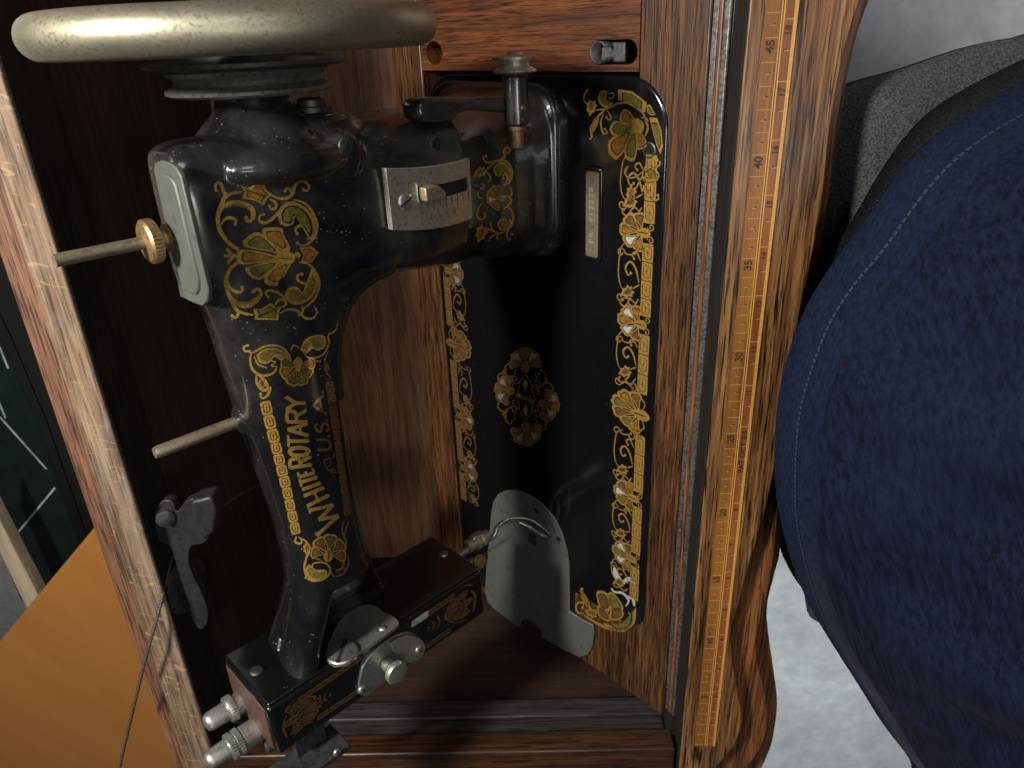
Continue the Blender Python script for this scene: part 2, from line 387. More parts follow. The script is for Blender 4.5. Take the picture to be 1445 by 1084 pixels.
for k_ in range(1):
    vs = []; fs = []; n_ = 20
    for q_ in range(n_ + 1):
        a_ = R_(-60 + 300 * q_ / n_)
        for dp in (.0006, -.019): vs.append(BW(-.0115 - .0058 * math.cos(a_), .0475 + .0058 * math.sin(a_) * 1.0, TB + dp))
    fs = [(2 * i, 2 * i + 2, 2 * i + 3, 2 * i + 1) for i in range(n_)]
    o_ = mesh('slot_liner', vs, fs, 'dark_metal', None, 180); sol = o_.modifiers.new('s', 'SOLIDIFY'); sol.thickness = .0008; cpart(o_)
    cpart(prism('slot_latch', [BW2 for BW2 in [(-.0168, .0350), (-.0062, .0350), (-.0062, .0515), (-.0168, .0515)]], lambda u, v: BW(u, v, TB - .007), lambda u, v: BW(u, v, TB - .010), 'dark_metal', None, .0008))
# lower rail: fills under the end of the bed
bbox('board_rail', .3735, .4383, .0203, .0660, TB - .020, TB, 'oak_stile', .001)
bbox('board_rail', .4330, .4440, .0665, .2027, TB - .022, TB - .003, 'oak_rail', .001)
# metal-edged front strip and long hinge
bbox('groove_strip', -.25, .4385, -.0243, -.0211, TB - .018, TB - .0008, 'edge_metal', .0004)
bbox('edge_bead', -.25, .4385, -.0276, -.0245, TB - .018, TB + .0002, 'oak_edge', .0010)
bbox('edge_bead', -.25, .4400, -.0318, -.0278, TB - .016, TB + .0010, 'edge_metal', .0009)
bbox('hinge_strip', -.25, .4390, -.0375, -.0321, TB - .012, TB - .0002, 'strip', .0009)
for k in range(9):
    p = W(-.05 + k * .055, -.0372, TB - .003)
    cpart(lathe('hinge_knuckle', [(.0009, 0), (.0013, .0006), (.0013, .0044), (.0009, .005)], p, (0, -1, 0), 'strip', None, 12))
# front board with ruler: upper tier and lower moulding
t1 = [(.0272, .30), (.0228, -.487), (.030, -.492), (.0470, -.478), (.0560, -.462), (.0640, -.447), (.0678, -.430), (.0665, -.412), (.0635, -.400), (.0570, -.380), (.0535, -.362), (.0508, -.345), (.0508, -.331), (.0518, -.310), (.0545, -.288), (.0580, -.262), (.0610, -.236), (.0633, -.205), (.0640, -.180), (.0645, -.150), (.0660, -.110), (.0690, -.060), (.0680, -.020), (.0700, .012), (.0735, .030), (.0800, .060), (.085, .30)]
t1 = t1[:4] + [tuple(plane(x, y, ZT))[:2] for x, y in ((1011, 1084), (1038, 1050), (1047, 1010), (1041, 974), (1033, 925), (1036, 882), (1047, 835), (1062, 780))] + t1[15:]
def dense(pts, step=.006):
    a = pts[:2]; mid = [tuple(p) for p in spline(pts[2:], step)]; return a + mid
cpart(prism('front_board', dense(t1), lambda x, y: Vector((x, y, ZT)), lambda x, y: Vector((x, y, ZT - .009)), 'oak_ruler', None, .0030, 4, 60))
tB = [(.0300, .30), (.0260, -.49), (.040, -.505), (.060, -.500)] + [tuple(plane(x, y, ZT - .010))[:2] for x, y in ((1052, 1084), (1076, 1047), (1083, 1004), (1077, 965), (1067, 922), (1070, 885), (1083, 835), (1092, 780), (1098, 715), (1105, 640))] + [(.0715, -.16), (.0735, -.11), (.0755, -.060), (.0750, -.022), (.0765, .012), (.0810, .033), (.0880, .060), (.093, .30)]
cpart(prism('front_moulding', dense(tB), lambda x, y: Vector((x, y, ZT - .0093)), lambda x, y: Vector((x, y, ZT - .020)), 'oak_edge', None, .0055, 5, 60))
t2 = [(.0350, .30), (.0350, -.49), (.060, -.520), (.085, -.500), (.0945, -.470), (.0960, -.438), (.0940, -.412), (.0870, -.378), (.0800, -.345), (.0780, -.325), (.0800, -.300), (.0812, -.285), (.0800, -.255), (.0770, -.225), (.0755, -.19), (.0785, -.12), (.0800, -.06), (.0800, -.022), (.0820, .013), (.0870, .035), (.0950, .06), (.100, .30)]
cpart(prism('front_moulding', dense(t2), lambda x, y: Vector((x, y, ZT - .0203)), lambda x, y: Vector((x, y, ZT - .055)), 'oak_edge', None, .008, 5, 60))
cpart(prism('black_gap_strip', [(.0269, .30), (.0225, -.487), (.0215, -.487), (.0259, .30)], lambda x, y: Vector((x, y, ZT - .0010)), lambda x, y: Vector((x, y, ZT - .040)), 'near_black_wood', None, 0))  # near-black strip over the board's side face, keeps the gap black
cpart(box('corner_block', (.0165, -.50, -.10), (.0214, -.4300, .028), 'near_black_wood', None, 0))
cpart(box('front_apron', (.0205, -.49, -.09), (.0600, -.302, ZT - .0560), 'near_black_wood', None, .001))
cpart(box('front_apron', (.0205, -.258, -.09), (.0600, .30, ZT - .0560), 'near_black_wood', None, .001))
# ruler inlay
def ry(cm): return .0166 - (45 - cm) / 100.
RX0, RX1, RX2, RX3 = .0325, .0402, .0412, .0462
RT = ZT + .0004
rl = cpart(box('ruler', (RX0, ry(-.2), ZT - .001), (RX1 - .0006, ry(62), RT), 'cm_tape', None, 0))
def rsub(o): o.parent = rl; o.matrix_parent_inverse = Matrix.Translation((0, .2, -.042)); return o
def rsub(o):
    o.parent = rl; o.matrix_parent_inverse = rl.matrix_world.inverted(); return o
def strips(name, rects, z0, z1, mat):
    vs = []; fs = []
    for (xa, ya, xb, yb) in rects:
        i = len(vs); vs += [(xa, ya, z1), (xb, ya, z1), (xb, yb, z1), (xa, yb, z1), (xa, ya, z0), (xb, ya, z0), (xb, yb, z0), (xa, yb, z0)]
        fs += [(i, i + 1, i + 2, i + 3), (i, i + 1, i + 5, i + 4), (i + 1, i + 2, i + 6, i + 5), (i + 2, i + 3, i + 7, i + 6), (i + 3, i, i + 4, i + 7)]
    return mesh(name, vs, fs, mat, None, 0)
rsub(strips('inch_band', [(RX2, ry(-.2), RX3 - .0010, ry(62))], ZT - .001, RT, 'inch_tape'))
rsub(strips('inlay_line', [(RX1 - .0006, ry(-.2), RX1 - .0001, ry(62)), (RX1 + .0004, ry(-.2), RX2, ry(62)), (RX3 - .0010, ry(-.2), RX3 + .0006, ry(62))], ZT - .001, RT + .0001, 'inlay'))
rsub(strips('inlay_gap', [(RX1 - .0001, ry(-.2), RX1 + .0004, ry(62))], ZT - .001, RT - .00005, 'ink'))
tk = []; dots = []
for k in range(0, 121):
    y = ry(k / 2.)
    ln = (.0062 if k % 2 == 0 else .0026); xr = RX1 - .0008
    if k % 2 == 0: tk.append((xr - ln + random.uniform(-.0003, .0003), y - .00013, xr, y + .00013))
    else: tk.append((RX0 + .0028, y - .00012, RX0 + .0028 + ln * .8, y + .00012)); dots.append((RX0 + .0040 + random.uniform(-.0005, .0005), y + .0002, RX0 + .0050, y + .0009))
for k in range(0, 48):
    y = ry(k * 1.27); ln = .0048 if k % 2 == 0 else .0024
    tk.append((RX3 - .0010 - ln * .97, y - .00018, RX3 - .0010, y + .00018))
    if k % 2: dots.append((RX2 + .0014, y + .0003, RX2 + .0022, y + .001))
for q in range(0, 16): # closer ticks near the start
    y = ry(q * .635); tk.append((RX3 - .0036, y - .00015, RX3 - .0010, y + .00015))
rsub(strips('tick_marks', tk, RT - .0003, RT + .00015, 'pale_tick'))
rsub(strips('tick_dots', dots, RT - .0003, RT + .00016, 'ink'))
def text_mesh(body, size, bold=0.0, sx=1.0, sp=1.0):
    c = bpy.data.curves.new('t', 'FONT'); c.body = body; c.size = size; c.offset = bold; c.align_x = 'CENTER'; c.align_y = 'CENTER'; c.space_character = sp
    c.resolution_u = 3
    o = bpy.data.objects.new('t', c); COL.objects.link(o); bpy.context.view_layer.update()
    me = bpy.data.meshes.new_from_object(o.evaluated_get(bpy.context.evaluated_depsgraph_get())); bpy.data.objects.remove(o)
    vs = [(v.co.x * sx, v.co.y) for v in me.vertices]; fs = [tuple(p.vertices) for p in me.polygons]; bpy.data.meshes.remove(me)
    return vs, fs
def ruler_numbers(name, items, x, size, mat, bold, sx):
    for body, y in items:
        vs, fs = text_mesh(body, size, bold, sx)
        # reads with its foot towards the right of the picture
        mesh(name, [(x - b * 1.0, y + a, RT + .0003) for a, b in vs], fs, mat, None, 0)
        rsub(bpy.context.scene.collection.objects[-1])
ruler_numbers('numeral', [(str(n), ry(n - .35 + .0)) for n in range(5, 60, 5)], RX0 + .0036, .0052, 'ink', .00012, 1.1)
inch = [(str(n), ry(n * 2.54 - .45)) for n in range(1, 23) if n not in (9,)]
ruler_numbers('numeral', inch, RX2 + .0022, .0038, 'ink', .00010, 1.1)
ruler_numbers('lettering', [('PAT OCT 2', ry(23.6))], RX2 + .0024, .0042, 'ink', .00015, 1.15)

# lever bracket with cable wheel, screwed to the back rim
br = empty('lift_bracket', (-.30, -.26, .02)); tag(br, 'black iron bracket carrying a small grooved cable wheel on the back rim', 'bracket')
def bpart(o): o.parent = br; o.matrix_parent_inverse = Matrix.Translation((.30, .26, -.02)); return o
ZB = .026
def pz(x, y, z): return plane(x, y, z)
prof = [(218, 722), (228, 708), (243, 708), (250, 722), (262, 708), (280, 702), (298, 702), (304, 716), (302, 740), (290, 765), (270, 772), (266, 790), (272, 812), (284, 836), (293, 862), (291, 882), (280, 888), (268, 866), (262, 842), (252, 815), (246, 790), (238, 770), (222, 760)]
bpart(prism('bracket_arm', [tuple(p) for p in spline(prof + [prof[0]], 3)[:-1]], lambda x, y: pz(x, y, ZB + .004), lambda x, y: pz(x, y, ZB + .004) + Vector((0, 0, -.007)), 'iron', None, .0015, 3, 60))
lug = [(268, 708), (298, 701), (306, 720), (302, 752), (288, 764), (272, 742)]
bpart(prism('bracket_lug', lug, lambda x, y: pz(x, y, ZB + .016), lambda x, y: pz(x, y, ZB + .016) + Vector((0, 0, -.014)), 'iron', None, .002, 3, 60))
c0 = pz(233, 728, ZB + .004); bpart(lathe('bolt_boss', [(.0055, 0), (.0055, .004), (.003, .005), (.0005, .0052)], c0, (.5, 0, 1), 'dark_metal', None, 24))
cw = pz(258, 825, ZB - .004)
bpart(lathe('cable_wheel', [(.004, -.004), (.017, -.004), (.0185, -.003), (.0155, -.0005), (.0155, .0005), (.0185, .003), (.017, .004), (.009, .004), (.008, .0025), (.003, .0025)], cw, (.90, .05, .30), 'dark_metal', None, 40))
bpart(tube('link_rod', [pz(300, 722, .006), pz(335, 700, -.02), pz(372, 680, -.05)], .0009, 'dark_metal', None, 8))
# cable
cp = [pz(247, 770, .012), pz(238, 805, .030), pz(226, 855, .045), pz(212, 905, .052), pz(200, 950, .052), pz(188, 1000, .05), pz(176, 1050, .045), pz(165, 1100, .04)]
cs = [Vector(p) for p in spline([tuple(p) for p in cp], .0006)]
def strand(ph):
    out = []; ln = 0
    for i, p in enumerate(cs):
        t = (cs[min(i + 1, len(cs) - 1)] - cs[max(i - 1, 0)]).normalized(); x = t.cross(Vector((0, 0, 1))).normalized(); y = t.cross(x)
        a = ph + i * .55; out.append(p + (x * math.cos(a) + y * math.sin(a)) * .00055)
    return out
cb = empty('lift_cable', cs[0]); tag(cb, 'thin twisted steel cable hanging over the worn oak rim', 'cable')
for k in range(3):
    s = tube('strand', strand(k * 2.094), .00062, 'cable', None, 6); s.parent = cb; s.matrix_parent_inverse = Matrix.Translation(-cs[0])

# ================================================================ SEWING MACHINE
mac = empty('sewing_machine', (0, 0, 0), (0, R_(-45), 0))
tag(mac, 'black vintage sewing machine with gold floral decals hinged on its side in the open cabinet', 'sewing machine')
bpy.context.view_layer.update()
def uv_pts(pix, ww): return [on_w(x, y, ww) for x, y in pix]
# bed
BT = .0
bed_o = rounded(0, 0, .371, .2005, [.024, .030, .030, .030], 10)
# rounded gives x0,y0..x1,y1 in (u, v); cut out the slide plate corner
def bed_shape():
    return rounded(0.0, 0.0, .3715, .2008, [.06, .030, .0260, .0170], 12)
bed = prism('bed', bed_shape(), lambda u, v: L(u, v, BT), lambda u, v: L(u, v, -.011), 'enamel_bed', mac, .0016, 4, 60)
prism('bed_extension', rounded(.30, .0660, .4330, .1990, [.012, .004, .01, .03], 8), lambda u, v: L(u, v, -.0012), lambda u, v: L(u, v, -.011), 'enamel_bed', mac, .0010, 2)
# needle plate / slide plate
pp = [(693, 722), (696, 708), (703, 697), (715, 692), (730, 692), (748, 699), (767, 713), (782, 731), (793, 753), (800, 778), (803, 800), (803, 863), (820, 874), (836, 882), (838, 893), (836, 912), (829, 924), (818, 928), (790, 915), (765, 900), (762, 889), (753, 878), (741, 873), (735, 876), (732, 886), (700, 862), (688, 850), (684, 835), (686, 800), (690, 760)]
pu = [on_w(x, y, .0008) for x, y in pp]
pl = prism('needle_plate', pu, lambda u, v: L(u, v, .0008), lambda u, v: L(u, v, -.0009), 'plate_metal', mac, .0003, 1)
for x, y, r in ((757, 721, .0020), (788, 761, .0021)):
    u, v = on_w(x, y, .0009); lathe('screw_hole', [(r * 1.15, 0), (r, .0001), (.0002, .0001)], L(u, v, .0008), (0, 0, 1), 'void', mac, 20)
u, v = on_w(707, 719, .0009); screw(L(u, v, .0004), (0, 0, 1), .0026, mac, 'plate_metal', .9, .05, .0005)
u0, v0 = on_w(752, 762, .0009)
for k in range(4):
    prism('feed_dog', [(u0 - .006 + .0, v0 - .004 + k * .0022), (u0 + .004, v0 - .004 + k * .0022), (u0 + .004, v0 - .003 + k * .0022), (u0 - .006, v0 - .003 + k * .0022)], lambda a, b: L(a, b, .0019), lambda a, b: L(a, b, .0), 'dark_metal', mac, 0)
# hole in bed corner, serial plate
u, v = on_w(916, 212, .0); lathe('bed_hole', [(.0044, 0), (.0042, .0002), (.0036, .00035), (.0034, .0001), (.0001, .0001)], L(u, v, 0), (0, 0, 1), ['dark_metal', 'void'], mac, 28, 35, lambda i: 1 if i > 2 else 0)
q = [on_w(x, y, .001) for x, y in ((846, 243), (828, 244), (828, 361), (846, 361))]
ua, ub = q[0][0], q[2][0]; va, vb = q[0][1], q[1][1]
sp = prism('serial_frame', rounded(ua - .003, min(va, vb) - .0018, ub + .003, max(va, vb) + .0018, .003, 4), lambda a, b: L(a, b, .0012), lambda a, b: L(a, b, -.001), 'enamel_bed', mac, .0008, 3, 60)
sp2 = prism('serial_plate', rounded(ua, min(va, vb), ub, max(va, vb), .0015, 4), lambda a, b: L(a, b, .0021), lambda a, b: L(a, b, 0), 'serial', mac, .0004, 2)
vs, fs = text_mesh('FR  412228', .0046, .00008, 1.25, 1.25)
mesh('lettering', [L((ua + ub) / 2 - a, (va + vb) / 2 + b, .00225) for a, b in vs], fs, 'nickel', sp2, 0)

# ------------------------------------------------ cast body: lofted pieces fused by a voxel remesh
def superring(c0, c1, d0, d1, e=4., n=56):
    out = []; cx, cy, rx, ry_ = (c0 + c1) / 2, (d0 + d1) / 2, (c1 - c0) / 2, (d1 - d0) / 2
    for k in range(n):
        a = 2 * math.pi * k / n; c, s = math.cos(a), math.sin(a)
        out.append((cx + rx * math.copysign(abs(c) ** (2 / e), c), cy + ry_ * math.copysign(abs(s) ** (2 / e), s)))
    return out
BV, BF = [], []
def add_loft(rings):
    n = len(rings[0]); base = len(BV)
    for r in rings: BV.extend([tuple(p) for p in r])
    for i in range(len(rings) - 1):
        for k in range(n): BF.append((base + i * n + k, base + i * n + (k + 1) % n, base + (i + 1) * n + (k + 1) % n, base + (i + 1) * n + k))
    BF.append(tuple(base + k for k in range(n))); BF.append(tuple(base + (len(rings) - 1) * n + k for k in range(n - 1, -1, -1)))
def interp(tab, t):
    ts = [r[0] for r in tab]; return [float(np.interp(t, ts, [r[j] for r in tab])) for j in range(1, len(tab[0]))]
# pad on the bed
add_loft([[L(a, b, ww) for a, b in rounded(.0035 + i, .0715 + i, .1085 - i, .1900 - i, .022, 8)] for ww, i in ((-.004, 0), (.0045, 0), (.0068, .0010), (.0078, .003))])
# standing pillar and horizontal beam (along w): w, u0, u1, v0, v1, exponent
beam = [(0, .005, .1080, .0730, .186, 5), (.008, .006, .1075, .0745, .182, 4.5), (.02, .008, .106, .0765, .175, 3.8), (.035, .010, .105, .0765, .168, 3.4), (.05, .0120, .1005, .0745, .160, 3.2), (.068, .0130, .0970, .069, .150, 3.2),
        (.085, .0140, .0945, .0630, .142, 3.2), (.105, .0150, .0908, .0610, .136, 3.3), (.13, .0155, .0872, .0625, .130, 3.6), (.15, .0160, .0890, .064, .126, 4), (.170, .0150, .092, .0638, .122, 4.5), (.185, .0130, .089, .0642, .117, 4.5), (.197, .0118, .084, .0655, .113, 4.5), (.208, .0112, .080, .0675, .110, 4.5), (.216, .0114, .078, .0685, .107, 4.5), (.222, .0122, .076, .0698, .104, 4.5), (.2265, .0145, .074, .0718, .102, 5)]
rings = []
for ww in list(np.arange(0, .2265, .0025)) + [.2265]:
    u0_, u1_, v0_, v1_, e_ = interp(beam, ww); rings.append([L(a, b, ww) for a, b in superring(u0_, u1_, v0_, v1_, e_)])
add_loft(rings)
# arm going down to the head (along u): u, w0, w1, v0, v1, exponent
arm = [(.030, .150, .2245, .066, .105, 3.2), (.06, .149, .2245, .0665, .105, 3.2), (.075, .149, .2235, .0665, .106, 3.2), (.088, .1500, .2205, .067, .108, 3.1), (.10, .1585, .2185, .067, .110, 3.0), (.115, .1635, .2170, .068, .112, 3.0), (.13, .1658, .2155, .0685, .113, 3.0), (.15, .1660, .2130, .069, .114, 3.0), (.18, .1662, .2095, .0695, .115, 3.0), (.21, .1655, .2070, .070, .112, 3.0), (.235, .1640, .2068, .070, .110, 3.0), (.250, .1612, .2080, .0705, .110, 3.0), (.260, .1580, .2100, .0745, .112, 3.0), (.270, .1545, .2122, .0820, .114, 3.0), (.279, .1505, .2145, .0900, .116, 3.0), (.290, .144, .2180, .0960, .119, 3.0), (.300, .138, .2205, .0970, .120, 3.0)]
rings = []
for uu in np.arange(.030, .3001, .0025):
    w0_, w1_, v0_, v1_, e_ = interp(arm, uu); rings.append([L(uu, b, a) for a, b in superring(w0_, w1_, v0_, v1_, e_)])
add_loft(rings)
# inner arch fillet between beam and arm
fil = []
for k in range(9):
    a = R_(90 * k / 8); fil.append((.1125 - .026 * math.sin(a) * 1.0, .143 + .0265 * (1 - math.cos(a)) * 0 + .0265 * (1 - math.cos(a))))
shc = [(.140, .1664), (.131, .1660), (.122, .1652), (.113, .1634), (.1045, .1602), (.0980, .1562), (.0935, .1515), (.0903, .1455), (.0885, .1390), (.0878, .1310)]
def fil_ring(v, off):
    out = []
    for i, p in enumerate(shc):
        a = shc[max(0, i - 1)]; b = shc[min(len(shc) - 1, i + 1)]; t = np.array((b[0] - a[0], b[1] - a[1])); t /= np.linalg.norm(t)
        n = np.array((t[1], -t[0])); out.append((p[0] + n[0] * off, p[1] + n[1] * off))
    out += [(.070, .131), (.070, .185), (.140, .185)]
    return [L(a, v, b) for a, b in out]
add_loft([fil_ring(v, o) for v, o in ((.0668, .0075), (.0675, .0050), (.0695, .0028), (.073, .0010), (.079, 0), (.105, 0), (.112, .002))])
# neck towards the wheel
WC = .1765; VC = .0965
for pr, cy, cw_, rv in (([(.034, .026), (.030, .0155), (.0255, .0105), (.0195, .0050), (.0168, .0010), (.0160, -.0035)], VC, WC, 1.0),):
    add_loft([[L(uu, cy + rr * rv * math.sin(2 * math.pi * k / 40), cw_ + rr * math.cos(2 * math.pi * k / 40)) for k in range(40)] for rr, uu in pr])
# shoulder box with the oil nut
add_loft([[L(uu, a, b) for a, b in superring(.070 + i, .112 - i, .133 + i, .170 - i, 3.0)] for uu, i in ((.034, -.003), (.020, -.001), (.012, .001), (.0085, .003), (.0068, .006))])
# screw tab bump
u, ww = on_v(487, 213, .066)
add_loft([[L(u + rr * math.sin(2 * math.pi * k / 24) * (1.5 if math.sin(2 * math.pi * k / 24) > 0 else 1), v, ww + rr * math.cos(2 * math.pi * k / 24)) for k in range(24)] for v, rr in ((.085, .0085), (.0642, .0080), (.0628, .0064))])
# raised lens-shaped boss on the front
u, ww = on_v(408, 231, .0655)
def ell(cu, cv, cw_, ru, rv, rw, n=24, m=12):
    rings = []
    for i in range(1, m):
        a = math.pi * i / m
        rings.append([L(cu + ru * math.sin(a) * math.cos(2 * math.pi * k / n), cv + rv * math.sin(a) * math.sin(2 * math.pi * k / n), cw_ + rw * math.cos(a)) for k in range(n)])
    add_loft(rings)
ell(u, .0675, ww - .002, .0084, .0105, .0290)
# rounded collar over the pillar head (winder housing)
add_loft([[L(a, b, ww_) for a, b in superring(.010 + i, .060, .0645 + i * .6, .130, 3.0)] for ww_, i in ((.142, .0012), (.140, 0), (.086, 0), (.084, .0008))])
# bulge at the bottom front of the arm foot
add_loft([[L(uu, b, a) for a, b in superring(w0_, w1_, v0_, v1_, 2.6)] for uu, w0_, w1_, v0_, v1_ in ((.225, .183, .205, .074, .10), (.250, .188, .208, .0710, .10), (.268, .196, .2125, .0706, .10), (.284, .203, .2180, .0708, .10), (.3015, .206, .2240, .0715, .10))])
# boss for the second spool pin
u, ww = on_v(348, 590, .095)
add_loft([[L(u + .0065 * math.sin(2 * math.pi * k / 24) * s, .095 + .0065 * s * math.cos(2 * math.pi * k / 24), wq) for k in range(24)] for wq, s in ((.200, 1.5), (.2125, 1.25), (.2155, 1.0), (.2165, .8))])
me = bpy.data.meshes.new('cast_body'); me.from_pydata(BV, [], BF)
bm = bmesh.new(); bm.from_mesh(me); bmesh.ops.recalc_face_normals(bm, faces=bm.faces); bm.to_mesh(me); bm.free()
tmp = bpy.data.objects.new('tmp', me); COL.objects.link(tmp)
rm = tmp.modifiers.new('r', 'REMESH'); rm.mode = 'VOXEL'; rm.voxel_size = .0011; rm.adaptivity = 0
sm = tmp.modifiers.new('s', 'SMOOTH'); sm.factor = .5; sm.iterations = 7
bpy.context.view_layer.update()
me2 = bpy.data.meshes.new_from_object(tmp.evaluated_get(bpy.context.evaluated_depsgraph_get())); bpy.data.objects.remove(tmp)
me2.name = 'cast_body'; me2.materials.clear()
body = link('cast_body', me2, 'enamel', mac, 180)
bvh = BVHTree.FromPolygons([v.co.copy() for v in me2.vertices], [tuple(p.vertices) for p in me2.polygons])
print('body polys', len(me2.polygons))
def hit(px, py, off=.0):
    d = rayl(px, py); h = bvh.ray_cast(CAML, d)
    if h[0] is None: return None, None
    n = h[1]; n = n if n.dot(d) < 0 else -n
    return h[0] + n * off, n

# ------------------------------------------------ head housing
HU0, HU1, HV1, HV2, HW1, HW2 = .3000, .3365, .0700, .1235, .0868, .2430
head = box('head_housing', (HU0, HV1, HW1), (HU1, HV2, HW2), 'enamel_head', mac, .0022, L, 3)
box('head_lid', (HU0 - .0022, HV1 + .0012, HW1 + .0012), (HU0 - .0001, HV2 - .0012, HW2 - .0012), 'enamel_head', mac, .0008, L, 2)
# a band of worn metal on the end of the head
box('head_end_cap', (HU0 + .003, HV1 + .0035, HW2 - .0005), (HU1 - .003, HV2 - .0035, HW2 + .0008), 'dark_copper', mac, .0006, L, 2)
UL = HU0 - .0022
def lidpt(px, py, off=0): v, ww = on_u(px, py, UL - off); return L(UL - off, v, ww)
screw(lidpt(362, 947), (0, 1, 0), .0037, mac, 'dark_metal', 1.2)
screw(lidpt(626, 782), (0, 1, 0), .0031, mac, 'steel', .3)
lathe('oil_hole', [(.0030, 0), (.0028, .0002), (.0002, .0001)], lidpt(611, 801), (0, 1, 0), 'void', mac, 24)
def plate_on_lid(name, pix, th, mat):
    q = [on_u(x, y, UL) for x, y in pix]
    return prism(name, [tuple(p) for p in spline(q + [q[0]], .002)[:-1]], lambda v, ww: L(UL - th, v, ww), lambda v, ww: L(UL + .0003, v, ww), mat, mac, .0003, 2)
cp_ = plate_on_lid('cover_plate', [(462, 932), (463, 915), (470, 898), (480, 880), (498, 863), (516, 857), (531, 859), (541, 867), (553, 872), (563, 881), (558, 889), (532, 908), (507, 924), (488, 936), (472, 942)], .0022, 'steel')
screw(lidpt(483, 923, .0022), (0, 1, 0), .0092, mac, 'steel', 2.3, .03, .0026)
screw(lidpt(540, 887, .0016), (0, 1, 0), .0027, mac, 'steel', .6, .8)
def frpt(px, py, v=HV1): u, ww = on_v(px, py, v); return L(u, v, ww)
def plate_on_front(name, pix, th, mat):
    q = [on_v(x, y, HV1) for x, y in pix]
    return prism(name, [tuple(p) for p in spline(q + [q[0]], .002)[:-1]], lambda u, ww: L(u, HV1 - th, ww), lambda u, ww: L(u, HV1 + .0003, ww), mat, mac, .0003, 2)
plate_on_front('tension_plate', [(504, 977), (506, 958), (511, 938), (523, 921), (540, 906), (556, 896), (575, 891), (590, 898), (598, 911), (585, 925), (560, 945), (535, 965), (516, 980)], .0014, 'steel')
plate_on_front('tension_cover', [(545, 903), (560, 895), (577, 893), (590, 900), (594, 912), (585, 925), (570, 930), (553, 918)], .0045, 'nickel')
screw(frpt(511, 973, HV1 - .0014), (1, 0, 0), .0027, mac, 'steel', .6, .8)
screw(frpt(591, 917, HV1 - .0045), (1, 0, 0), .0027, mac, 'steel', .6, .8)
kb = frpt(544, 935, HV1 - .001)
lathe('tension_knob', [(.0035, 0), (.0030, .0015), (.0042, .0016), (.0042, .0055), (.0030, .0060), (.0030, .0085), (.0060, .0088), (.0072, .0095), (.0074, .0115), (.0066, .0128), (.0025, .0131), (.0003, .0131)], kb, (1, 0, 0), 'nickel', mac, 40)
# end knobs
def knob(pix, zlen, name='presser_bolt', r=.0068, ring2=False):
    (v, ww) = (0, 0); u_, v_ = pix
    prof = [(r * .95, 0), (r * .95, .004), (r * 1.12, .0042), (r * 1.14, .0046), (r * 1.14, .0080), (r * 1.1, .0084), (r * .86, .0090)]
    if ring2: prof = [(r * 1.05, 0), (r * 1.05, .0085), (r * .9, .0092), (r * 1.12, .0098), (r * 1.12, .0125), (r * 1.02, .0130), (r * 1.02, .0136), (r * 1.12, .0140), (r * 1.12, .0168), (r * .86, .0175)]
    h0 = prof[-1][1]
    prof += [(r * .80, h0 + .009), (r * .76, h0 + .0105), (r * .62, h0 + .0120), (r * .3, h0 + .0128), (.0002, h0 + .0130)]
    lathe(name, prof, L(u_, v_, HW2 + .0008), (0, 0, 1), 'steel', mac, 60, 50, None, (.0041 if not ring2 else .0097, .0081 if not ring2 else .0169, r * 1.05))
knob((.3245, .1100), .02)
knob((.3345, .0945), .03, ring2=True, r=.0068)
# under the knobs: thumb latch and foot bracket
lathe('latch_screw', [(.004, 0), (.004, .004), (.0030, .0048), (.0002, .005)], L(.3440, .088, HW2 - .004), (0, 0, 1), 'dark_metal', mac, 24)
box('latch_arm', (.3365, .078, .222), (.3420, .105, .240), 'dark_metal', mac, .0015, L)
box('foot_bracket', (.352, .060, .205), (.356, .082, .262), 'dark_metal', mac, .001, L)
box('foot_bracket', (.338, .074, .212), (.3525, .079, .232), 'dark_metal', mac, .001, L)
screw(L(.3505, .060, .214), (1, 0, 0), .0024, mac, 'steel', .3)
# presser bar, needle bar, clamp, needle, foot
def bar(name, u_, v_, w0, w1, r, mat='nickel', n=16): return tube(name, [L(u_, v_, w0), L(u_, v_, w1)], r, mat, mac, n, 40)
bar('presser_bar', .3075, .1010, .088, .0585, .0026)
bar('needle_bar', .3190, .1000, .088, .066, .0027)
lathe('needle_clamp', [(.0028, 0), (.0048, .001), (.0050, .0045), (.0042, .0055), (.0042, .0070), (.0060, .0078), (.0062, .0108), (.0052, .0116), (.0052, .0128), (.0060, .0136), (.0060, .0160), (.0046, .0170), (.0040, .0215), (.0028, .0225)], L(.3060, .1020, .0740), (0, 0, -1), 'nickel', mac, 36)
box('clamp_lug', (.2990, .0985, .0600), (.3030, .1045, .0690), 'nickel', mac, .0014, L)
lathe('thumb_screw', [(.0016, 0), (.0016, .003), (.0050, .0032), (.0053, .0052), (.0046, .0060), (.0002, .0062)], L(.3130, .0935, .0725), (1, .3, .1), 'brass', mac, 28)
box('clamp_block', (.3155, .0965, .058), (.3225, .1035, .068), 'dark_metal', mac, .001, L)
bar('needle', .3190, .1000, .060, .026, .0008, 'nickel', 10)
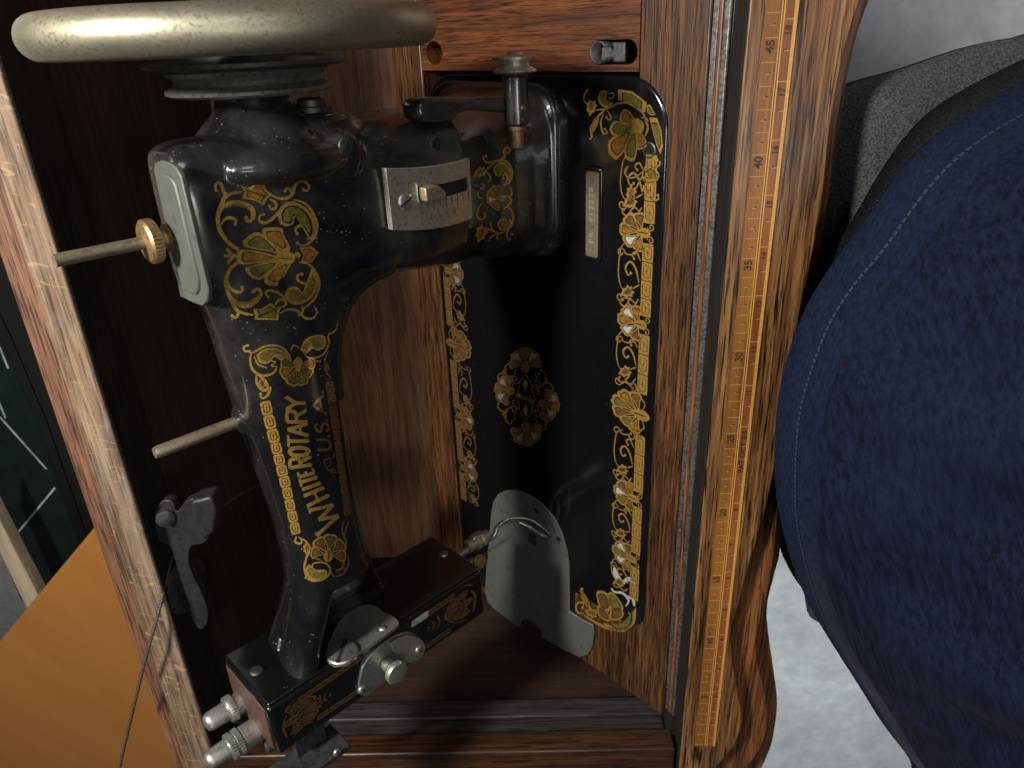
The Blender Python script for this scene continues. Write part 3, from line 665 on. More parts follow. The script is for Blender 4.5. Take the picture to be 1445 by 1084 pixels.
# presser foot: shank and two toes built as bent strips
sh_ = [(.3075, .1010, .0545), (.3105, .1010, .050), (.3080, .1010, .046), (.3045, .1020, .0430), (.3060, .1040, .036), (.3085, .1050, .029), (.3110, .1050, .022)]
tube('foot_shank', [L(*p) for p in spline(sh_, .002)], .0018, 'steel', mac, 10)
for dv in (0, .008):
    toe = [(.3110, .1050 - dv * .4, .022), (.3160, .1035 - dv, .016), (.3230, .1000 - dv, .0105), (.3270, .097 - dv, .006), (.3300, .0985 - dv, .0035)]
    tube('foot_toe', [L(*p) for p in spline(toe, .002)], .0012, 'steel', mac, 8)
tube('needle_guard', [L(*p) for p in spline([(.3045, .1020, .0430), (.300, .098, .034), (.303, .090, .022), (.312, .084, .014), (.320, .083, .008)], .002)], .0007, 'nickel', mac, 8)
lathe('thread_eyelet', [(.0010, 0), (.0036, .0001), (.0038, .0008), (.001, .0012)], L(.3050, .1000, .0905), (.3, .3, -1), 'nickel', mac, 20)

# ------------------------------------------------ hand wheel, pulley
WU = -.0282; RO = .0838; rt = .0086; WCW = .1765; WCV = .0975
tor = []; fsn = []; nM, nm = 128, 28
for i in range(nM):
    A = 2 * math.pi * i / nM
    for k in range(nm):
        a = 2 * math.pi * k / nm; rr = (RO - rt) + rt * math.cos(a) * 1.0
        tor.append(L(WU + rt * math.sin(a), WCV + rr * math.sin(A), WCW + rr * math.cos(A)))
for i in range(nM):
    for k in range(nm): fsn.append((i * nm + k, i * nm + (k + 1) % nm, ((i + 1) % nM) * nm + (k + 1) % nm, ((i + 1) % nM) * nm + k))
wheel = mesh('hand_wheel', tor, fsn, 'wheel_metal', mac, 180)
AX = (0, 1, 0)
hc = L(0, VC, WCW + .0035)
def ax(h): return L(-h, WCV, WCW)
lathe('wheel_hub', [(.020, .0135), (.040, .0140), (.0425, .0150), (.0425, .0165), (.040, .0175), (.024, .019), (.022, .036), (.018, .040), (.0002, .0405)], ax(0), AX, 'dark_metal', wheel, 72)
for k in range(5):
    A = 2 * math.pi * k / 5 + .3; d = Vector((-math.sin(A), 0, math.cos(A)))
    p0 = ax(.026) + d * .018; p1 = L(WU, WCV, WCW) + d * (RO - rt * 1.5)
    tube('spoke', [p0, p0.lerp(p1, .5), p1], [.009, .0055, .006], 'dark_metal', wheel, 14)
lathe('belt_pulley', [(.015, .0030), (.0325, .0034), (.0350, .0045), (.0353, .0058), (.0345, .0066), (.0312, .0080), (.0306, .0095), (.0315, .0108), (.0342, .0122), (.0350, .0130), (.0345, .0136), (.028, .0138), (.016, .0138)], ax(0), AX, 'pulley', mac, 84, 45)
# oil nut on the shoulder
p = L(.0062, .0900, .1520)
lathe('shoulder_nut', [(.0090, 0), (.0090, .0022), (.0066, .0026), (.0066, .0052), (.0058, .0060), (.0002, .0060)], p, AX, 'dark_metal', mac, 28)
h_, n_ = hit(437, 187)
if h_: lathe('oil_hole', [(.0017, 0), (.0015, .0003), (.0001, .0002)], h_, n_, 'void', mac, 16)
h_, n_ = hit(487, 206)
if h_: screw(h_, n_, .0036, mac, 'dark_metal', 2.6, .1)
h_, n_ = hit(616, 204)
if h_:
    lathe('screw_socket', [(.0040, -.0004), (.0039, .0004), (.0030, .0005), (.0028, .0002), (.0001, .0002)], h_, n_, ['dark_metal', 'void'], mac, 24, 35, lambda i: 1 if i > 1 else 0)
# bright belt guide behind the neck
box('belt_guide', (-.004, .112, .1560), (.010, .116, .1650), 'nickel', mac, .0006, L)
# top cover plate on the end face with pin and thumb nut
TW = .2262
cpx = [(221, 240), (222, 229), (231, 226), (243, 229), (252, 236), (259, 248), (297, 408), (296, 424), (289, 431), (279, 428), (258, 418), (256, 408)]
def endpt(px, py, ww=TW): u, v = on_w(px, py, ww); return (u, v)
qq = [endpt(*p) for p in cpx]
epl = prism('end_cover_plate', qq, lambda u, v: L(u, v, TW + .0012), lambda u, v: L(u, v, TW - .0012), 'plate_metal', mac, .0006, 2)
cq = (sum(p[0] for p in qq) / len(qq), sum(p[1] for p in qq) / len(qq))
prism('raised_panel', [(cq[0] + (a - cq[0]) * .84, cq[1] + (b - cq[1]) * .66) for a, b in qq], lambda u, v: L(u, v, TW + .0024), lambda u, v: L(u, v, TW), 'plate_metal', epl, .0011, 3)
u, v = on_w(240, 335, TW + .002)
pin = tube('spool_pin', [L(u, v, TW + .002), L(u, v, .2725)], .0026, 'pin_metal', mac, 20, 40)
lathe('thumb_nut', [(.0052, 0), (.0060, .0012), (.0045, .0022), (.0040, .0050), (.0086, .0054), (.0090, .0062), (.0090, .0094), (.0080, .0104), (.0025, .0108)], L(u, v, TW + .0022), (0, 0, 1), 'brass', mac, 72, 40, None, (.0060, .0096, .0085))
u2, w2_ = on_v(349, 590, .095)
pin2 = tube('spool_pin', [L(u2, .095, .206), L(u2, .095, .2535), L(u2, .095, .2556)], [.0030, .0030, .0025], 'pin_metal', mac, 20, 40)
# bobbin winder
VB = .060; wx = .0500
lathe('winder_post', [(.0056, .0022), (.0064, .0030), (.0067, .010), (.0064, .0235), (.0066, .0255), (.0056, .0268)], L(.0232, VB, wx), AX, 'enamel', mac, 32)
lathe('winder_sleeve', [(.0034, 0), (.0036, .0006), (.0036, .0085), (.0045, .0090), (.0045, .0110), (.003, .0115)], L(.0325, VB, wx), AX, 'copper', mac, 28)
lathe('winder_wheel', [(.0020, 0), (.0105, .0002), (.0112, .0009), (.0108, .0018), (.0075, .0034), (.0070, .0048), (.0090, .0060), (.0112, .0068), (.0114, .0078), (.0100, .0084), (.0042, .0086), (.0034, .0098), (.0018, .0108), (.0002, .0110)], L(-.0042, VB, wx), AX, 'nickel', mac, 48, 45)
arm_pts = [(.0090, .062, .052), (.0085, .064, .062), (.0080, .066, .075), (.0080, .068, .090), (.0090, .068, .1055)]
apx = spline(arm_pts, .003)
def strap(name, pts, half_u, half_v, mat):
    vs = []; fs = []; n = 16
    for i, p in enumerate(pts):
        t = i / (len(pts) - 1); hu = half_u[0] + (half_u[1] - half_u[0]) * max(0, (t - .55) / .45) ** 2
        for a, b in superring(-hu, hu, -half_v, half_v, 3, n): vs.append(L(p[0] + a, p[1] + b, p[2]))
    for i in range(len(pts) - 1):
        for k in range(n): fs.append((i * n + k, i * n + (k + 1) % n, (i + 1) * n + (k + 1) % n, (i + 1) * n + k))
    fs.append(tuple(range(n))); fs.append(tuple(range((len(pts) - 1) * n, len(pts) * n)))
    return mesh(name, vs, fs, mat, mac, 60)
lv_px = [(591, 148), (596, 141), (606, 138), (712, 137), (718, 160), (690, 157), (662, 156), (648, 161), (643, 170), (632, 173), (602, 173), (592, 166)]
prism('winder_lever', [on_v(x, y, .060) for x, y in lv_px], lambda u, ww: L(u, .060, ww), lambda u, ww: L(u, .074, ww), 'enamel', mac, .0022, 4, 60)
u, ww = on_v(721, 148, VB - .0058); screw(L(.0120, VB - .0056, wx + .001), (1, 0, .1), .0016, mac, 'brass', .5)
screw(L(.0180, VB - .0056, wx + .001), (1, 0, .1), .0010, mac, 'dark_metal', .5)
u, ww = on_v(630, 167, .066); lathe('stop_pin', [(.0016, 0), (.0016, .004), (.0002, .0045)], L(u, .068, ww), (1, .2, 0), 'steel', mac, 14)

# ------------------------------------------------ stitch regulator plate (curved)
cr = [(541, 237), (667, 222), (671, 308), (551, 324)]
def reg(s, t, off=.0):   # s across 0..1 (left-right), t down 0..1
    top = (541 + 126 * s, 237 + 3 * math.sin(s * 1.57) - 15.5 * s ** 2.2 - .5 * s)
    bot = (551 + 120 * s, 324 + 1.5 * math.sin(s * 3.1) - 15.5 * s ** 2.2)
    x = top[0] + (bot[0] - top[0]) * t; y = top[1] + (bot[1] - top[1]) * t
    u, ww = on_v(x, y, .0600)
    return u, ww
def regp(s, t, off):
    u, ww = reg(s, t); sag = .0125 * max(0, (s - .35) / .65) ** 2
    return L(u, .0595 - off + sag * .35, ww)
slot_s0, slot_s1, slot_t0, slot_t1 = .335, .965, .295, .515
ss = sorted(set(list(np.linspace(0, 1, 25)) + [slot_s0, slot_s1])); tt = [0, .1, .2, slot_t0, slot_t1, .6, .7, .8, .9, 1]
vs = []; fs = []
idx = {}
for lay, off in ((0, .0014), (1, -.0022)):
    for i, s in enumerate(ss):
        for j, t in enumerate(tt): idx[(lay, i, j)] = len(vs); vs.append(regp(s, t, off))
def insl(i, j): return slot_s0 - 1e-6 <= ss[i] and ss[i + 1] <= slot_s1 + 1e-6 and slot_t0 - 1e-6 <= tt[j] and tt[j + 1] <= slot_t1 + 1e-6
ni, nj = len(ss) - 1, len(tt) - 1
for i in range(ni):
    for j in range(nj):
        if insl(i, j): continue
        fs.append((idx[0, i, j], idx[0, i + 1, j], idx[0, i + 1, j + 1], idx[0, i, j + 1])); fs.append((idx[1, i, j], idx[1, i, j + 1], idx[1, i + 1, j + 1], idx[1, i + 1, j]))
        for di, dj, a, b in ((-1, 0, (i, j), (i, j + 1)), (1, 0, (i + 1, j), (i + 1, j + 1)), (0, -1, (i, j), (i + 1, j)), (0, 1, (i, j + 1), (i + 1, j + 1))):
            ii, jj = i + di, j + dj
            if not (0 <= ii < ni and 0 <= jj < nj) or insl(ii, jj): fs.append((idx[0, a[0], a[1]], idx[0, b[0], b[1]], idx[1, b[0], b[1]], idx[1, a[0], a[1]]))
regpl = mesh('stitch_regulator_plate', vs, fs, 'nickel', mac, 35); bev(regpl, .0004, 2, 50)
# dark recess behind the slot
vs = [regp(s, t, .0002) for s in np.linspace(slot_s0 - .03, slot_s1 + .01, 12) for t in (slot_t0 - .04, slot_t1 + .04)]
mesh('slot_recess', vs, [(2 * i, 2 * i + 2, 2 * i + 3, 2 * i + 1) for i in range(11)], 'void', regpl, 0)
screw(regp(.185, .535, .0012), (1, 0, .05), .0042, regpl, 'steel', 2.0, .2)
a0 = regp(.355, .41, 0)
lev = prism('regulator_lever', [(0, 0), (.0085, 0), (.0125, .0035), (.0125, .0065), (.0115, .0075), (0, .0065)], lambda a, b: a0 + Vector((.0062, -b + .003, -a)), lambda a, b: a0 + Vector((-.001, -b + .003, -a)), 'pin_metal', regpl, .0012, 3, 60)
rt_ = []
for k in range(9):
    s = .36 + k * .075; h1 = .60 if k % 2 else .64
    rt_.append((s, .53, h1))
vs = []; fs = []
for s, ta, tb in rt_:
    i = len(vs); vs += [regp(s - .0035, ta, .00155), regp(s + .0035, ta, .00155), regp(s + .0035, tb + .06, .00155), regp(s - .0035, tb + .06, .00155)]; fs.append((i, i + 1, i + 2, i + 3))
mesh('scale_marks', vs, fs, 'dark_metal', regpl, 0)
for ch, s in (('7', .36), ('6', .475), ('5', .57), ('4', .67), ('8', .755)):
    tv, tf = text_mesh(ch, .0062, .00006)
    mesh('numeral', [regp(s + a * 17, .79 - b * 30, .0016) for a, b in tv], tf, 'etched', regpl, 0)
h_, n_ = hit(672, 262)
if h_: lathe('round_stud', [(.0022, 0), (.0020, .0012), (.0012, .0019), (.0001, .0021)], h_, n_, 'dark_metal', mac, 20)

# ================================================================ DECALS
class Decal:
    """Printed ornament: thin strokes and fills laid onto a surface."""
    MATS = ['gold', 'black', 'olive', 'amber', 'silver', 'brown', 'gold_dim']
    def __init__(s, surf, step): s.surf = surf; s.step = step; s.v = []; s.f = []; s.m = []; s.A = None
    def xf(s, p):
        if s.A is None: return p
        return s.A(p[0], p[1])
    def put(s, pts, faces, mat, layer):
        base = len(s.v); ok = []
        for p in pts:
            q = s.surf(*s.xf(p), .00022 + layer * .00007)
            ok.append(q is not None); s.v.append(q if q is not None else Vector((0, 0, 0)))
        for f in faces:
            if all(ok[i] for i in f): s.f.append(tuple(base + i for i in f)); s.m.append(s.MATS.index(mat))
    def stroke(s, pts, w, mat='gold', layer=0, taper=(.5, .5), ball=(0, 0)):
        P = spline(pts, s.step); n = len(P); L_, F = [], []
        for i, p in enumerate(P):
            t = P[min(i + 1, n - 1)] - P[max(i - 1, 0)]; l = np.linalg.norm(t); t = t / (l if l else 1); nn = np.array((-t[1], t[0]))
            f = i / (n - 1); k = 1.0
            if f < .3: k = taper[0] + (1 - taper[0]) * f / .3
            if f > .7: k = min(k, taper[1] + (1 - taper[1]) * (1 - f) / .3)
            L_ += [tuple(p + nn * w * k / 2), tuple(p - nn * w * k / 2)]
            if i: F.append((2 * i - 2, 2 * i - 1, 2 * i + 1, 2 * i))
        s.put(L_, F, mat, layer)
        for e, b in ((P[0], ball[0]), (P[-1], ball[1])):
            if b: s.disc(e, b, mat, layer + .3)
    def disc(s, c, r, mat='gold', layer=0):
        s.poly([(c[0] + r * math.cos(a), c[1] + r * math.sin(a)) for a in np.linspace(0, 2 * math.pi, 11)[:-1]], mat, layer)
    def poly(s, pts, mat='gold', layer=0, k=1.0, c=None, sm=True):
        if sm and 5 <= len(pts) <= 16:
            if c is None: c = (sum(p[0] for p in pts) / len(pts), sum(p[1] for p in pts) / len(pts))
            ln = max(abs(pts[i][0] - pts[0][0]) + abs(pts[i][1] - pts[0][1]) for i in range(1, len(pts)))
            pts = [tuple(p) for p in spline(list(pts) + [pts[0]], ln / 9)[:-1]]
        if c is None: c = (sum(p[0] for p in pts) / len(pts), sum(p[1] for p in pts) / len(pts))
        n = len(pts); V = [c]; F = []
        for q in (.5, 1.0):
            for p in pts: V.append((c[0] + (p[0] - c[0]) * k * q, c[1] + (p[1] - c[1]) * k * q))
        for i in range(n):
            j = (i + 1) % n; F += [(0, 1 + i, 1 + j), (1 + i, 1 + n + i, 1 + n + j, 1 + j)]
        s.put(V, F, mat, layer)
    def cell(s, pts, fill, layer=0, smooth=True, g=1.0):
        if smooth:
            step = s.step; s_pts = [tuple(p) for p in spline(list(pts) + [pts[0]], step * 2)[:-1]]
        else: s_pts = pts
        s.poly(s_pts, 'gold', layer, 1.0 * g, None, smooth); s.poly(s_pts, 'black', layer + 1, .72 * g, None, smooth); s.poly(s_pts, fill, layer + 2, .63 * g, None, smooth)
    def shell(s, cx, cy, R, ang, fills=('amber', 'olive', 'amber', 'olive', 'amber'), spread=150, sq=1.0):
        n = len(fills)
        def T(a, r): return (cx + r * math.cos(R_(a)), cy + r * math.sin(R_(a)) * sq)
        for k, fl in enumerate(fills):
            a = ang - spread / 2 + spread * k / (n - 1); ln = R * (1.0 if k in (n // 2,) else (.96 if k in (n // 2 - 1, n // 2 + 1) else .84)); hw = spread / (n - 1) * .58
            pts = [T(a, ln * .12), T(a - hw * .75, ln * .55), T(a - hw, ln * .86), T(a - hw * .5, ln * 1.0), T(a, ln * .98), T(a + hw * .5, ln * 1.0), T(a + hw, ln * .86), T(a + hw * .75, ln * .55)]
            s.poly(pts, 'gold', .2 * k * .2, 1.0); c = T(a, ln * .66)
            s.poly(pts, 'black', 1.3, .70, c); s.poly(pts, fl, 2.3, .59, c)
        s.poly([T(ang, R * .34), T(ang + 60, R * .2), T(ang + 130, R * .26), T(ang + 180, R * .32), T(ang - 130, R * .26), T(ang - 60, R * .2)], 'gold', 3)
        s.stroke([T(ang, R * .26), T(ang + 180, R * .22)], R * .05, 'black', 4)
    def leaf(s, cx, cy, R, ang, fill='amber'):
        rad = [1.25, .85, .98, .66, .95, .62, .78, .42, .42, .78, .62, .95, .66, .98, .85]; n = len(rad); ca, sa = math.cos(R_(ang)), math.sin(R_(ang)); pts = []
        for k, r in enumerate(rad):
            a = (k / n) * 2 * math.pi; x_, y_ = R * r * math.cos(a) * 1.15, R * r * math.sin(a) * .80; pts.append((cx + x_ * ca - y_ * sa, cy + x_ * sa + y_ * ca))
        s.poly(pts, 'gold', .5, 1, None, False); s.poly(pts, fill, 1.4, .60, None, False)
        d = (math.cos(R_(ang)), math.sin(R_(ang))); s.stroke([(cx - d[0] * R * .6, cy - d[1] * R * .6), (cx + d[0] * R * .8, cy + d[1] * R * .8)], R * .09, 'black', 2.5)
    def curl(s, cx, cy, r, a0, turns, w, mat='gold', lead=None):
        n = 14; pts = [] if lead is None else [lead]
        for i in range(n + 1):
            t = i / n; a = R_(a0) + turns * 2 * math.pi * t; rr = r * (1 - .72 * t); pts.append((cx + rr * math.cos(a), cy + rr * math.sin(a)))
        s.stroke(pts, w, mat, 0, (.5, .8), (0, w * .75))
    def build(s, name, parent): return mesh(name, s.v, s.f, getattr(s, 'BM', s.MATS), parent, 0, s.m)

def surf_body(x, y, off):
    p, n = hit(x, y, off); return p
Z = .2491
def zz(ox, oy, k): return lambda x, y: (ox + x * k, oy + y * k)
# -- large medallion on the front of the arm
D = Decal(surf_body, 9); D.A = zz(200, 220, Z)
def S(pts, w, *a, **k): D.stroke(pts, w * 1.25 if not (a and a[0] == 'black') else w, *a, **k)
S([(420, 195), (416, 170), (432, 152), (452, 165), (458, 190), (472, 222), (460, 255), (440, 300), (430, 355), (440, 415), (465, 460), (500, 500), (545, 530)], 19, taper=(.6, .8), ball=(9, 0))
S([(462, 250), (500, 215), (565, 205)], 15)
D.cell([(562, 168), (600, 182), (640, 160), (698, 163), (702, 190), (742, 222), (715, 236), (690, 280), (650, 258), (610, 246), (568, 240), (578, 206)], 'amber', 0, False)
S([(590, 195), (640, 210), (700, 235)], 5, 'black', 4)
S([(715, 215), (770, 238), (820, 240), (855, 212), (862, 180), (885, 148), (922, 146), (946, 172), (936, 198), (915, 192)], 15, ball=(0, 10))
S([(852, 220), (838, 190), (818, 184), (810, 200)], 12, ball=(0, 8))
S([(725, 245), (757, 265), (757, 295), (730, 300), (722, 284)], 13, ball=(0, 8))
S([(442, 325), (465, 285), (510, 265), (570, 270), (617, 292), (632, 332), (620, 365), (594, 368), (590, 350)], 22, taper=(.4, .5), ball=(0, 11))
S([(475, 292), (520, 278), (575, 284), (605, 305)], 11, 'amber', 2)
S([(448, 392), (470, 360), (505, 350), (533, 365), (530, 386)], 14, ball=(0, 11))
S([(690, 332), (668, 340), (665, 362), (688, 380), (722, 370), (760, 335), (795, 295), (830, 268), (870, 262)], 14, ball=(9, 0))
D.poly([(768, 340), (785, 290), (820, 268), (865, 262), (925, 290), (970, 345), (985, 410), (972, 470), (945, 470), (948, 410), (920, 360), (875, 345), (862, 360), (858, 385), (825, 398), (785, 388)], 'gold', 0, 1, (860, 320))
D.poly([(790, 338), (805, 298), (850, 280), (905, 300), (948, 350), (966, 410), (955, 462), (942, 405), (908, 350), (868, 335), (848, 352), (846, 378), (820, 384), (795, 368)], 'black', 1.2, 1.0, (858, 318))
D.poly([(796, 338), (810, 303), (850, 287), (900, 306), (940, 352), (958, 410), (950, 445), (938, 395), (905, 342), (862, 328), (841, 348), (840, 371), (818, 378), (800, 364)], 'olive', 2.4, .97, (856, 316))
S([(860, 248), (920, 268), (965, 318), (992, 390), (980, 450), (945, 495), (905, 508), (880, 492)], 13, ball=(0, 9))
S([(935, 480), (950, 440), (930, 402), (895, 395), (868, 418), (878, 440)], 14, ball=(0, 11))
D.disc((880, 562), 18); D.disc((522, 568), 13)
D.cell([(893, 520), (958, 512), (1002, 548), (962, 604), (900, 606), (915, 562)], 'amber', 0, False)
for pl_, fl in (([(683, 428), (700, 410), (790, 412), (800, 450), (835, 515), (812, 548), (740, 500), (700, 470)], 'amber'), ([(578, 480), (640, 436), (690, 452), (745, 505), (790, 555), (720, 540), (620, 522), (580, 508)], 'olive'),
                ([(548, 532), (640, 538), (770, 572), (770, 582), (640, 608), (556, 610), (540, 570)], 'amber'), ([(592, 632), (690, 606), (790, 590), (730, 650), (672, 698), (620, 684), (592, 652)], 'olive'), ([(735, 640), (820, 596), (840, 615), (805, 680), (805, 722), (720, 730), (695, 692)], 'amber')):
    D.poly(pl_, 'gold', .4, 1.06); D.poly(pl_, 'black', 1.4, .74); D.poly(pl_, fl, 2.4, .66)
D.poly([(748, 576), (790, 538), (862, 558), (858, 602), (800, 610)], 'gold', 3.2); S([(765, 578), (840, 582)], 5, 'black', 4)
for e in ((485, 530), (472, 566), (490, 602)): S([(520, 568), e], 14, taper=(.4, 1.2), ball=(0, 9))
S([(550, 600), (505, 635), (478, 690), (478, 740), (500, 800), (525, 850), (548, 888), (532, 915), (512, 905)], 18, taper=(.8, .6), ball=(0, 9))
S([(480, 695), (500, 745), (540, 770), (570, 765), (568, 745)], 14, ball=(0, 11))
S([(498, 790), (560, 845), (620, 842), (660, 805), (674, 772), (652, 752), (632, 768)], 20, taper=(.4, .6), ball=(0, 11))
S([(545, 825), (600, 830), (640, 800)], 10, 'amber', 2)
D.cell([(630, 868), (680, 866), (730, 832), (755, 858), (792, 850), (775, 890), (772, 932), (705, 928), (640, 928), (640, 900)], 'olive', 0, False)
S([(528, 868), (580, 892), (632, 900)], 12); S([(650, 912), (700, 890), (760, 862)], 5, 'black', 4)
S([(745, 852), (775, 818), (805, 815), (816, 840), (802, 852)], 12, ball=(0, 8))
S([(780, 892), (830, 870), (880, 878), (925, 918), (970, 918), (992, 885), (982, 866)], 11, 'gold', ball=(0, 8)); S([(905, 850), (912, 880), (890, 902)], 11, ball=(0, 8))
D.poly([(808, 800), (820, 755), (850, 738), (885, 745), (905, 768), (935, 755), (965, 705), (960, 640), (995, 690), (998, 740), (965, 800), (900, 842), (840, 835)], 'gold', 0, 1, (905, 790))
D.poly([(822, 796), (832, 762), (855, 752), (882, 758), (902, 782), (940, 768), (975, 710), (972, 670), (985, 700), (982, 745), (948, 795), (895, 828), (842, 822)], 'olive', 1.3, .94, (905, 790))
S([(888, 602), (945, 615), (985, 662), (1004, 720), (988, 790), (945, 842), (908, 868)], 12)
S([(960, 700), (925, 722), (885, 705), (882, 675), (905, 670)], 13, ball=(0, 10))
S([(715, 798), (700, 775), (725, 763), (770, 775), (815, 808)], 13, ball=(9, 0))
D.poly([(775, 700), (800, 685), (820, 710), (810, 755), (785, 765), (768, 735)], 'black', 5)
D.build('medallion_decal', mac)
# -- decal beside the regulator
D = Decal(surf_body, 10); D.A = zz(580, 180, .16605); S = D.stroke
S([(635, 245), (612, 245), (618, 280), (650, 298), (700, 290), (760, 280), (795, 240), (785, 200), (810, 172), (840, 190), (828, 225), (815, 215)], 20, ball=(11, 11))
S([(700, 290), (770, 275), (830, 310), (855, 370), (850, 430), (820, 480), (780, 490)], 20)
D.poly([(700, 360), (715, 320), (755, 298), (800, 310), (840, 360), (845, 420), (825, 455), (815, 400), (785, 370), (765, 385), (760, 410), (720, 410)], 'gold', .2, 1.05, (770, 350)); D.poly([(712, 360), (725, 328), (755, 308), (798, 322), (830, 370), (835, 420), (812, 385), (785, 355), (755, 375), (748, 398), (725, 398)], 'olive', 1.2, .97, (765, 350))
S([(800, 480), (815, 440), (805, 400), (780, 405), (782, 430)], 18, ball=(0, 12))
D.leaf(595, 375, 62, 150, 'amber'); S([(620, 385), (670, 330), (710, 300)], 16); S([(640, 380), (665, 410), (675, 445), (660, 455)], 14, ball=(0, 10))
S([(585, 480), (615, 490), (610, 520), (592, 515)], 12, ball=(0, 9)); S([(560, 540), (570, 590), (610, 605)], 14)
D.shell(760, 600, 130, 186, ('amber', 'olive', 'silver', 'amber', 'olive', 'amber'), 150); D.disc((795, 588), 16)
S([(800, 590), (850, 575), (845, 520)], 18, ball=(0, 12)); S([(820, 590), (850, 610), (835, 650), (790, 690)], 18, ball=(0, 10))
S([(600, 640), (570, 680), (560, 760), (600, 780), (630, 750), (620, 730)], 16, ball=(0, 10))
S([(800, 670), (850, 700), (865, 770), (850, 830), (820, 870), (810, 920), (830, 950)], 18, ball=(0, 10))
D.cell([(730, 820), (750, 780), (800, 780), (815, 800), (845, 780), (848, 830), (800, 870), (750, 870)], 'olive', 0)
D.leaf(600, 880, 75, 110, 'amber'); S([(640, 860), (700, 880), (740, 900), (800, 880)], 16); S([(735, 900), (690, 920), (650, 968)], 13); S([(700, 880), (675, 840), (680, 800)], 13); S([(740, 900), (725, 940), (735, 950)], 12, ball=(0, 8)); D.disc((855, 905), 12)
D.build('small_floral_decal', mac)
# -- lower arm: corner scrolls, chains, lettering, bottom shell
K5 = .3691
D = Decal(surf_body, 6); D.A = zz(200, 440, K5); S = D.stroke
S([(418, 148), (395, 150), (392, 132), (405, 128)], 9, ball=(0, 6)); S([(400, 150), (425, 155), (470, 132), (520, 130), (555, 155), (568, 185), (560, 202)], 9)
D.poly([(440, 165), (460, 145), (505, 138), (545, 155), (560, 185), (535, 175), (505, 160), (490, 172), (492, 190), (470, 198), (448, 190)], 'gold', .2, 1.03, (490, 155)); D.poly([(448, 167), (465, 150), (505, 144), (540, 160), (545, 170), (505, 153), (482, 168), (484, 185), (470, 190), (453, 183)], 'olive', 1.3, .96, (487, 152))
S([(560, 200), (530, 180), (505, 168), (495, 185), (508, 192)], 8, ball=(0, 6)); S([(418, 158), (415, 190), (428, 225), (462, 243), (500, 235), (515, 212), (500, 205)], 10, ball=(0, 7))
S([(430, 170), (445, 200), (480, 215)], 7)
S([(440, 235), (440, 270), (465, 300), (490, 290), (480, 320), (460, 330), (455, 315)], 12, ball=(0, 7)); S([(445, 240), (470, 262), (488, 300)], 12); D.leaf(460, 270, 20, 80, 'brown')
S([(568, 150), (580, 128), (605, 140)], 6)
# right scroll
D.poly([(605, 145), (620, 110), (650, 92), (690, 88), (705, 105), (700, 135), (670, 150), (655, 140), (640, 150), (625, 160)], 'gold', 0, 1, (650, 125)); D.poly([(615, 142), (628, 115), (652, 100), (688, 97), (696, 108), (690, 128), (665, 140), (650, 130), (632, 145)], 'olive', 1.2, .96, (650, 120))
S([(605, 140), (640, 175), (690, 165), (715, 120), (712, 90), (740, 70), (748, 45)], 7); S([(680, 190), (660, 185), (665, 170)], 7, ball=(5, 0)); S([(712, 150), (700, 185), (705, 230), (725, 255)], 8, 'gold_dim'); S([(700, 190), (715, 220)], 12, 'gold_dim')
D.shell(596, 200, 80, 92, ('amber', 'brown', 'olive', 'brown', 'amber', 'brown'), 190, 1.1)
D.poly([(585, 195), (596, 170), (606, 195), (603, 225), (592, 225)], 'gold', 4)
def chain(p0, p1, wd, n, mat='gold', tilt=0):
    p0 = np.array(p0, float); p1 = np.array(p1, float); d = (p1 - p0) / n; nn = np.array((-d[1], d[0])); nn /= np.linalg.norm(nn); 
    for k in range(n):
        c = p0 + d * (k + .5); hd = d * .47
        def o(a, b): return tuple(c + hd * a + nn * wd * b)
        oc = [o(-1, -.3), o(-.75, -.5), o(.75, -.5), o(1, -.3), o(1, .3), o(.75, .5), o(-.75, .5), o(-1, .3)]
        D.poly(oc, mat, 0); 
        D.stroke([o(-.62, -.02), o(-.55, -.22), (tuple(c - nn * wd * .30)), o(.55, -.22), o(.62, 0), o(.55, .22), (tuple(c + nn * wd * .30)), o(-.55, .22), o(-.62, .02)], wd * .075, 'black', 1.5)
        D.stroke([o(-.3, 0), o(.3, 0)], wd * .07, 'black', 1.5); D.stroke([o(-.1, -.1), o(-.1, .12)], wd * .07, 'black', 1.6)
chain((470, 340), (510, 500), 40, 3); chain((510, 500), (553, 670), 38, 4); chain((553, 670), (592, 850), 34, 4)
chain((716, 265), (742, 450), 30, 4, 'gold_dim'); chain((742, 450), (764, 620), 26, 4, 'gold_dim'); chain((764, 620), (786, 780), 24, 4, 'gold_dim')
S([(592, 858), (588, 880), (610, 885), (612, 870)], 8, ball=(0, 5)); S([(600, 860), (630, 880), (640, 910), (630, 940), (622, 980), (630, 1015)], 9)
D.leaf(632, 900, 22, 95, 'amber'); D.poly([(625, 985), (640, 965), (665, 985), (700, 985), (708, 1005), (680, 1028), (640, 1022)], 'gold', 0); D.poly([(635, 985), (645, 975), (668, 995), (695, 995), (698, 1003), (675, 1018), (645, 1012)], 'olive', 1.2)
S([(622, 1015), (660, 1030), (705, 1015), (720, 985), (700, 960), (660, 960), (650, 975)], 7, ball=(0, 5)); S([(720, 985), (735, 1010), (770, 1000), (790, 960), (785, 930)], 8, 'gold_dim'); S([(740, 990), (765, 980), (772, 950)], 12, 'gold_dim')
S([(770, 800), (765, 840), (780, 880), (765, 915), (745, 930), (750, 945)], 9, 'gold_dim', ball=(0, 5)); S([(790, 800), (775, 850), (782, 900)], 7, 'gold_dim'); S([(640, 930), (660, 940), (690, 950)], 8, 'gold_dim')
D.shell(712, 930, 82, -82, ('brown', 'brown', 'brown', 'brown', 'brown'), 170, 1.0)
